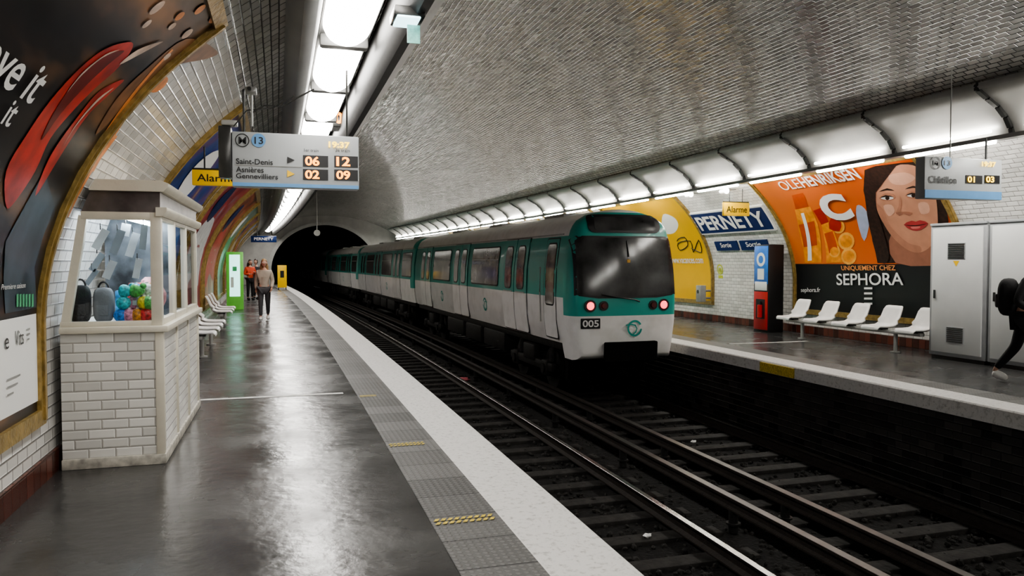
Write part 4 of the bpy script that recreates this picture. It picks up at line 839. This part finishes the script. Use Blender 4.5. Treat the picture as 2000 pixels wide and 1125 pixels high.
for i,(x,z,w,h,tl) in enumerate(((-1.40,1.78,.06,.17,.5),(-1.29,1.76,.06,.2,.35),(-1.19,1.74,.06,.2,.3),(-1.46,1.60,.05,.16,.55),(-1.34,1.54,.06,.15,.4),(-1.10,1.8,.05,.2,.1),(-1.24,1.86,.07,.1,.2),(-1.5,1.48,.04,.14,.6),(-1.14,1.55,.05,.16,.2))):
    m=MB(); mt=M('hung_paper%d'%i,(.30,.34,.38) if i%2 else (.62,.66,.70),.3,var=.15)
    mtx=Matrix.Rotation(tl,4,'Y'); m.box((-w/2,-.003,-h/2),(w/2,.003,h/2),mt,0,mtx=mtx); m.cyl((0,0,h/2-.01),(0,0,h/2+.04),.004,m_dgrey,n=6); m.done('hanging_card',world=False,loc=(x,ky0+.12+.05*(i%4),z),label='tilted pale card hanging behind glass',cat='card',group='cards in the kiosk window')
# ---------------- BENCHES
m_seat=M('white_seat_plastic',(.78,.77,.75),.3,var=.05)
def seatmesh():
    pf=[(.24,.405),(.235,.43),(.20,.445),(.05,.425),(-.1,.42),(-.17,.44),(-.21,.50),(-.25,.60),(-.30,.74),(-.325,.80),(-.335,.81)]
    W=[.40,.42,.44,.46,.46,.46,.46,.45,.43,.38,.30]; vs=[];fs=[];K=8; up=[.0,.0,.012,.03,.045,.055,.05,.03,.02,.01,0]
    for layer in(0,1):
        for i,(x,z) in enumerate(pf):
            for k in range(K+1):
                q=-1+2*k/K; e=abs(q)**3
                nx,nz=(.0,-.018) if i<5 else (-.018,-.004)
                vs.append((x+(nx if layer else 0)+(up[i]*e if i>=6 else 0),q*W[i]/2,z+(nz if layer else 0)+(up[i]*e if i<7 else 0)))
    n=(K+1)*len(pf)
    for i in range(len(pf)-1):
        for k in range(K):
            a=i*(K+1)+k; b=a+K+1; fs.append((a,a+1,b+1,b)); fs.append((a+n,b+n,b+1+n,a+1+n))
    for i in range(len(pf)-1):
        for k in(0,K): a=i*(K+1)+k; b=a+K+1; fs.append((a,b,b+n,a+n))
    for i in(0,len(pf)-1):
        for k in range(K): a=i*(K+1)+k; fs.append((a,a+1,a+1+n,a+n))
    return vs,fs
def bench(L,ys,legs,rz,lab):
    yc=(ys[0]+ys[-1])/2; loc=place(L,yc); r=root('bench',lab,'bench',loc,rz+tang(yc)); sg=1 if abs(rz)<1 else -1
    m=MB(); h=(ys[-1]-ys[0])/2+.15; m.box((-.06,-h,.33),(.04,h,.39),m_lgrey,.012); m.done('beam',r,world=False)
    for y in legs:
        q=(y-yc)*sg; m=MB(); m.cyl((-.01,q,.02),(-.01,q,.34),.035,m_lgrey,n=14); m.cyl((-.01,q,0),(-.01,q,.02),.09,m_lgrey,n=18); m.done('leg',r,world=False)
    first=None
    for y in ys:
        q=(y-yc)*sg
        if first is None:
            m=MB(); m.add(*seatmesh(),m_seat); m.box((-.09,-.1,.38),(.08,.1,.405),m_dgrey,.005); first=m.done('seat',r,world=False,smooth=50); first.location=(0,q,0)
        else: c=first.copy(); c.location=(0,q,0); bpy.context.scene.collection.objects.link(c)
def yX(u,L):
    lo,hi=2,60
    for _ in range(40):
        m_=(lo+hi)/2; p=place(L,m_)-CAM; uu=1000+S*p.dot(R)/p.dot(Fw)
        if (uu>u)==(L>0): lo=m_
        else: hi=m_
    return lo
LB=10.4
bench(LB,sorted([yX(u,LB) for u in(1546,1600,1657,1718,1786)]),[yX(1566,LB),yX(1748,LB)],pi,'row of white moulded plastic seats on grey beam')
LB=-1.26
bench(LB,[13.4,14.25,15.1,15.95],[13.7,15.7],0,'row of white plastic seats along tiled wall')
bench(LB,[19.0,19.9,20.8],[19.2,20.6],0,'short row of white seats by the poster wall')
# ---------------- CABINETS right
m_cab=M('grey_cabinet_paint',(.72,.73,.72),.35,var=.05,scale=2); m_cab2=M('cabinet_frame_grey',(.40,.41,.42),.4,var=.1)
def cabinet(y0,y1,lab,vents):
    X0=10.42; loc=place(X0+.3,(y0+y1)/2); r=root('electrical_cabinet',lab,'cabinet',loc,tang((y0+y1)/2)); h=(y1-y0)/2
    m=MB(); m.box((-.3,-h,.06),(.22,h,2.2),m_cab2,.01); m.box((-.27,-h+.03,0),(.2,h-.03,.06),m_dgrey); m.box((-.32,-h,2.2),(.22,h,2.24),m_cab2,.005); m.done('cabinet_body',r,world=False)
    m=MB(); m.box((-.325,-h+.06,.12),(-.3,h-.06,2.15),m_cab,.006)
    if vents:
        for zc in(.42,1.78):
            m.box((-.33,-.17,zc-.13),(-.325,.17,zc+.13),m_cab2)
            for k in range(8): m.box((-.337,-.15,zc-.115+k*.031),(-.33,.15,zc-.1+k*.031),m_dgrey)
        m.add([(-.328,-.06,1.62),(-.328,.06,1.62),(-.328,0,1.53)],[(0,1,2)],m_yel)
    m.done('door',r,world=False)
    m=MB(); m.box((-.345,h-.14,1.0),(-.325,h-.11,1.14),m_dgrey,.004); m.done('handle',r,world=False)
cabinet(9.14,10.2,'tall grey metal cabinet with two door vents',True); cabinet(7.7,9.1,'tall plain grey metal cabinet',False)
# ---------------- INFO COLUMN
L,y=hz(1502,640); L=min(L,10.8); y=yX(1500,L); loc=place(L,y); r=root('information_column','black totem with blue white panel and red fire box','information column',loc,tang(y))
fred=M('fire_red',(.50,.02,.02),.35)
m=MB(); m.box((-.2,-.28,0),(.2,.28,2.0),m_black,.015); m.done('column_body',r,world=False)
def fc(y0,z0,y1,z1,mat,t=.012): m.box((-.2-t,min(y0,y1),z0),(-.2,max(y0,y1),z1),mat,.003)
m=MB(); fc(-.25,1.1,.25,1.97,M('blue_panel',(.06,.2,.6),.3,var=.2,scale=6)); fc(-.22,.95,.22,1.15,m_white,.016); m.done('upper_panel',r,world=False,label='blue and white information panel')
m=MB(auto=True); ringp(m,0,1.66,.09,.16,lambda a,b:Vector((-.216,a,b)),m_white); m.box((-.216,-.12,1.2),(-.213,.12,1.45),m_white); m.done('panel_symbol',r,world=False)
m=MB(); fc(-.25,.05,.25,.92,fred); m.box((-.22,-.16,.3),(-.212,.16,.75),m_black); m.done('fire_box',r,world=False,label='red fire equipment box')
m=MB(); m.cyl((-.24,-.02,.33),(-.24,-.02,.62),.06,fred,n=16); m.cyl((-.24,-.02,.62),(-.24,-.02,.7),.02,m_black,n=8); m.done('extinguisher',r,world=False)
ya_=yX(1552,ER); yb_=yX(1487,ER); m=MB(); m.ribbon([(ER-.03,-.02),(ER-.03,-.17),(ER,-.17),(ER,-.02)],ya_,yb_,m_yelp,closed=True,cap=True); m.done('edge_plate',label='yellow warning plate on white platform edge',cat='sign')
# ---------------- GREEN SCREEN left, yellow gate
y=27.0; Lg0=hy(428,540,y)[0]; Lg1=hy(475,540,y)[0]; k=A*y*y
r=root('advertising_screen','green framed backlit advertising screen standing on platform','screen',((Lg0+Lg1)/2-k,y,0))
Lg0=max(Lg0,-1.5)
m=MB(); zt=hy(450,492,y)[1]; m.box((Lg0-k,y,0),(Lg1-k,y+.2,min(zt,2.05)),M('green_frame',(.16,.5,.08),.35,emit=(.2,.7,.1),es=.1),.02); m.done('screen_frame',r)
m=MB(); m.box((Lg0-k+.1,y-.015,.45),(Lg1-k-.1,y,1.85),M('lit_screen',(.5,.8,.75),.3,emit=(.5,.95,.85),es=1.1,var=.1),.004); m.done('lit_panel',r); m=MB(auto=True); m.box((Lg0-k+.14,y-.02,.75),(Lg1-k-.3,y-.016,1.1),m_white); m.box((Lg0-k+.2,y-.02,1.3),(Lg1-k-.2,y-.016,1.45),M('green_mark',(.1,.5,.2),.4)); m.done('screen_print',r)
y=46; a0=hy(542,536,y)[0]; a1=hy(560,536,y)[0]; k=A*y*y
m=MB(); r=root('platform_end_barrier','yellow panel barrier at the platform end','barrier',((a0+a1)/2-k,y,0)); m.box((a0-k,y,.12),(a1-k,y+.06,1.42),m_yel,.01); m.box((a0-k+.15,y-.008,.7),(a1-k-.15,y,1.1),m_ink); m.done('panel',r); m=MB(auto=True); m.cyl((a0-k+.05,y+.03,0),(a0-k+.05,y+.03,.14),.03,m_dgrey); m.cyl((a1-k-.05,y+.03,0),(a1-k-.05,y+.03,.14),.03,m_dgrey); m.done('post',r)
# ---------------- PEOPLE
def skin(nodes,edges,radii,rt=0,sub=2):
    me=bpy.data.meshes.new('s'); me.from_pydata([tuple(v) for v in nodes],edges,[]); ob=bpy.data.objects.new('s',me); bpy.context.scene.collection.objects.link(ob)
    md=ob.modifiers.new('k','SKIN'); md.use_smooth_shade=True
    for i,r_ in enumerate(radii): d=me.skin_vertices[0].data[i]; d.radius=(r_,r_) if not hasattr(r_,'__len__') else r_; d.use_root=(i==rt)
    s=ob.modifiers.new('u','SUBSURF'); s.levels=sub; s.render_levels=sub
    bpy.context.view_layer.update(); e=bpy.data.meshes.new_from_object(ob.evaluated_get(bpy.context.evaluated_depsgraph_get()))
    out=([v.co.copy() for v in e.vertices],[tuple(p.vertices) for p in e.polygons]); bpy.data.objects.remove(ob); bpy.data.meshes.remove(e); return out
m_skin=M('skin',(.50,.29,.21),.5,var=.08,bump=.05)
DEF=dict(pel=(0,0,.94),spi=(0,0,1.10),che=(0,0,1.30),nek=(0,.0,1.45),hed=(0,-.01,1.53),
 shL=(-.17,0,1.38),elL=(-.23,.03,1.10),wrL=(-.24,-.06,.86),shR=(.17,0,1.38),elR=(.23,.03,1.10),wrR=(.24,-.06,.86),
 hiL=(-.09,0,.88),knL=(-.10,-.01,.49),anL=(-.10,.02,.08),hiR=(.09,0,.88),knR=(.10,-.01,.49),anR=(.10,.02,.08))
def figure(name,label,L,y,rz,H,J,top,pants,hairm,shoe,longhair,headrot=0,hairlen=.25):
    p=dict(DEF); p.update(J); s=H/1.72; V={k:Vector(v) for k,v in p.items()}
    for S_ in'LR':
        if 'to'+S_ not in V: V['to'+S_]=V['an'+S_]+Vector((0,-.15,-.045))
    r=root(name,label,'person',place(L,y),rz); r.scale=(s,s,s)
    names=['pel','spi','che','nek','hed']+[a+b for b in'LR' for a in('sh','el','wr','hi','kn','an','to')]
    rad=dict(pel=(.13,.10),spi=.11,che=.125,nek=.055,hed=.05,sh=.058,el=.04,wr=.027,hi=.085,kn=.055,an=.034,to=.024)
    ed=[('pel','spi'),('spi','che'),('che','nek'),('nek','hed')]
    for b in'LR': ed+=[('che','sh'+b),('sh'+b,'el'+b),('el'+b,'wr'+b),('pel','hi'+b),('hi'+b,'kn'+b),('kn'+b,'an'+b),('an'+b,'to'+b)]
    ix={n:i for i,n in enumerate(names)}; R0=lambda n:rad.get(n) or rad[n[:2]]
    BV=[V[n].copy() for n in names]
    for b in'LR': BV[ix['to'+b]]=V['an'+b].lerp(V['to'+b],.7)
    m=MB(); m.add(*skin(BV,[(ix[a],ix[b]) for a,b in ed],[R0(n) for n in names]),m_skin)
    hc=V['hed']+Vector((0,-.015,.10)); Rm=Matrix.Rotation(headrot,3,'Z')
    def hp(x,y_,z): return hc+Rm@Vector((x,y_,z))
    t=bmesh.new(); bmesh.ops.create_uvsphere(t,u_segments=20,v_segments=14,radius=1)
    for v in t.verts:
        q=v.co.copy(); f=1-.32*max(0,-q.z)**1.5; v.co=hp(q.x*.074*f,q.y*.094*(1-.15*max(0,-q.z)),q.z*.118)
    m.addbm(t,m_skin)
    m.cyl(hp(0,-.085,.01),hp(0,-.112,-.022),.008,m_skin,.013,n=8)
    for sx in(-1,1):
        m.sph(hp(sx*.075,.005,0),(.012,.022,.032),m_skin,8); m.sph(hp(sx*.03,-.082,.012),.012,m_inkw,8); m.sph(hp(sx*.03,-.092,.012),.006,m_ink,8)
    c=hp(0,-.084,-.05); m.sph(c,(.024,.008,.008),lip,8)
    for b in'LR':
        w=V['wr'+b]; d=(w-V['el'+b]).normalized(); side=Vector((0,-1,0)); side=(side-d*side.dot(d)).normalized(); nrm=d.cross(side).normalized(); inn=nrm if (nrm.x>0)==(b=='L') else -nrm
        m.add(*skin([w-d*.02,w+d*.03,w+d*.085],[(0,1),(1,2)],[(.024,.024),(.036,.02),(.038,.018)],0,1),m_skin)
        for k_,ln in enumerate((.07,.08,.075,.058)):
            b0=w+d*.075+side*(.03-.02*k_); m.add(*skin([b0,b0+d*ln*.45+inn*.006,b0+d*ln*.78+inn*.022,b0+d*ln*.95+inn*.04],[(0,1),(1,2),(2,3)],[.009,.0085,.008,.007],0,1),m_skin)
        b0=w+d*.03+side*.03; m.add(*skin([b0,b0+side*.025+d*.02,b0+side*.03+d*.05+inn*.012],[(0,1),(1,2)],[.011,.0095,.008],0,1),m_skin)
    m.done('body',r,world=False,smooth=180)
    tn=['spi','che','nek','shL','elL','wrL','shR','elR','wrR','pel']; tv={n:i for i,n in enumerate(tn)}
    TV=[V[n].copy() for n in tn]; TV[2]=V['che'].lerp(V['nek'],.75)
    for b in'LR': TV[tv['wr'+b]]=V['el'+b].lerp(V['wr'+b],.93)
    TV[tv['pel']]=V['pel'].lerp(V['spi'],.05)
    te=[(a,b) for a,b in ed if a in tv and b in tv]
    m=MB(); m.add(*skin(TV,[(tv[a],tv[b]) for a,b in te],[(R0(n)[0] if hasattr(R0(n),'__len__') else R0(n))+.02 for n in tn],tv['spi']),top); m.done('jacket',r,world=False,smooth=180)
    pn=['pel','hiL','knL','anL','hiR','knR','anR']; pv={n:i for i,n in enumerate(pn)}; PV=[V[n].copy() for n in pn]
    for b in'LR': PV[pv['an'+b]]=V['kn'+b].lerp(V['an'+b],.9)
    m=MB(); m.add(*skin(PV,[(pv[a],pv[b]) for a,b in ed if a in pv and b in pv],[(R0(n)[0] if hasattr(R0(n),'__len__') else R0(n))+.015 for n in pn],0),pants); m.done('trousers',r,world=False,smooth=180)
    for b in'LR':
        a=V['an'+b]; t_=V['to'+b]; fd=(t_-a).normalized()
        m=MB(); h=a+Vector((0,0,-.02))-Vector((fd.x,fd.y,0))*.03; m.add(*skin([h,a.lerp(t_,.5)+Vector((0,0,-.004)),t_+fd*.03+Vector((0,0,.006))],[(0,1),(1,2)],[.064,.060,.050],0,2),shoe); m.done('shoe',r,world=False,smooth=180)
    m=MB(); t=bmesh.new(); bmesh.ops.create_uvsphere(t,u_segments=22,v_segments=16,radius=1)
    dl=[f for f in t.faces if (f.calc_center_median().y<-.25 and f.calc_center_median().z<.5) or f.calc_center_median().z<-.55]
    bmesh.ops.delete(t,geom=dl,context='FACES')
    for v in t.verts: q=v.co.copy(); v.co=hp(q.x*.088,q.y*.106+.006,q.z*.128+.004)
    m.addbm(t,hairm)
    if longhair:
        for sx in(-.05,0,.05): m.add(*skin([hp(sx,.055,0),hp(sx*1.4,.08,-.1),hp(sx*1.5,.085,-.1-hairlen*.6),hp(sx*1.2,.08,-.1-hairlen)],[(0,1),(1,2),(2,3)],[.045,.05,.045,.02],0,2),hairm)
    m.done('hair',r,world=False,smooth=180)
    return r
m_blk=M('black_cloth',(.012,.012,.014),.8,var=.3,bump=.15); m_orc=M('orange_red_cloth',(.62,.09,.04),.8,bump=.15); m_gcl=M('dark_grey_cloth',(.06,.06,.065),.8,bump=.15); m_bei=M('beige_cloth',(.40,.34,.28),.8,bump=.15)
m_hb=M('blond_hair',(.30,.18,.08),.6,var=.4,scale=40); m_hd=M('dark_brown_hair',(.03,.018,.012),.5,var=.4,scale=40); m_shw=M('white_sneaker',(.80,.80,.78),.5,var=.03)
walk=dict(knL=(-.10,-.10,.50),anL=(-.10,-.16,.09),toL=(-.10,-.31,.06),knR=(.09,.02,.49),anR=(.09,.20,.13),toR=(.09,.08,.04),elL=(-.22,.10,1.12),wrL=(-.22,.05,.87),elR=(.23,-.02,1.11),wrR=(.2,-.18,.92))
L,y=hz(517,626); figure('person','woman with long blond hair in beige top walking',L,y,0,1.66,walk,m_bei,m_gcl,m_hb,m_shw,True)
hold=dict(elR=(.24,.0,1.12),wrR=(.10,-.22,1.20),elL=(-.24,.02,1.12),wrL=(-.10,-.2,1.12))
L,y=hz(489,586); figure('person','person in orange red top and black trousers standing',L,y,.5,1.68,hold,m_orc,m_blk,m_hd,m_blk,True)
L,y=hz(501,584); figure('person','person in dark clothes standing on the platform',L,y,-.6,1.7,{},m_gcl,m_blk,m_hd,m_blk,False)
run=dict(pel=(0,0,.90),spi=(0,-.02,1.06),che=(0,-.05,1.26),nek=(0,-.08,1.41),hed=(0,-.11,1.48),shL=(-.16,-.05,1.34),shR=(.16,-.05,1.34),
 elL=(-.24,.05,1.07),wrL=(-.2,-.16,.95),elR=(.26,.20,1.12),wrR=(.25,.12,.88),hiL=(-.09,0,.85),hiR=(.09,0,.85),knR=(.10,.10,.47),anR=(.1,.34,.13),toR=(.10,.20,.045),knL=(-.1,-.22,.50),anL=(-.1,-.34,.10),toL=(-.1,-.48,.06))
L,y=hz(1968,745); yy=y-.24; rz=.55; px=L-.03
r=figure('person','person in black clothes and white sneakers striding',px,yy,rz,1.74,run,m_blk,m_blk,m_hd,m_shw,False)
br=root('backpack','black backpack worn on a striding person','backpack',place(px,yy)+Vector((0,0,1.02)),rz); m=MB(); m.sph((0,.18,.12),(.16,.12,.25),m_blk,16,lambda v:Vector((math.copysign(abs(v.x)**.6,v.x),math.copysign(abs(v.y)**.7,v.y),math.copysign(abs(v.z)**.7,v.z)))); m.done('bag_body',br,world=False); m=MB(); m.box((-.1,.27,-.02),(.1,.315,.16),m_gcl,.02); m.done('front_pocket',br,world=False)
# ---------------- world & camera
w=bpy.data.worlds.new('w'); bpy.context.scene.world=w; w.use_nodes=True; w.node_tree.nodes['Background'].inputs[0].default_value=(.5,.5,.5,1); w.node_tree.nodes['Background'].inputs[1].default_value=.05
cam=bpy.data.cameras.new('camera'); co=bpy.data.objects.new('camera',cam); bpy.context.scene.collection.objects.link(co); cam.sensor_width=36; cam.lens=S/2000*36; cam.clip_start=.05; cam.clip_end=300
Mx=Matrix((R,U,-Fw)).transposed().to_4x4(); Mx.translation=CAM; co.matrix_world=Mx
bpy.context.scene.camera=co
sc=bpy.context.scene; sc.view_settings.view_transform='AgX'; sc.view_settings.look='AgX - Medium High Contrast'; sc.view_settings.exposure=.62
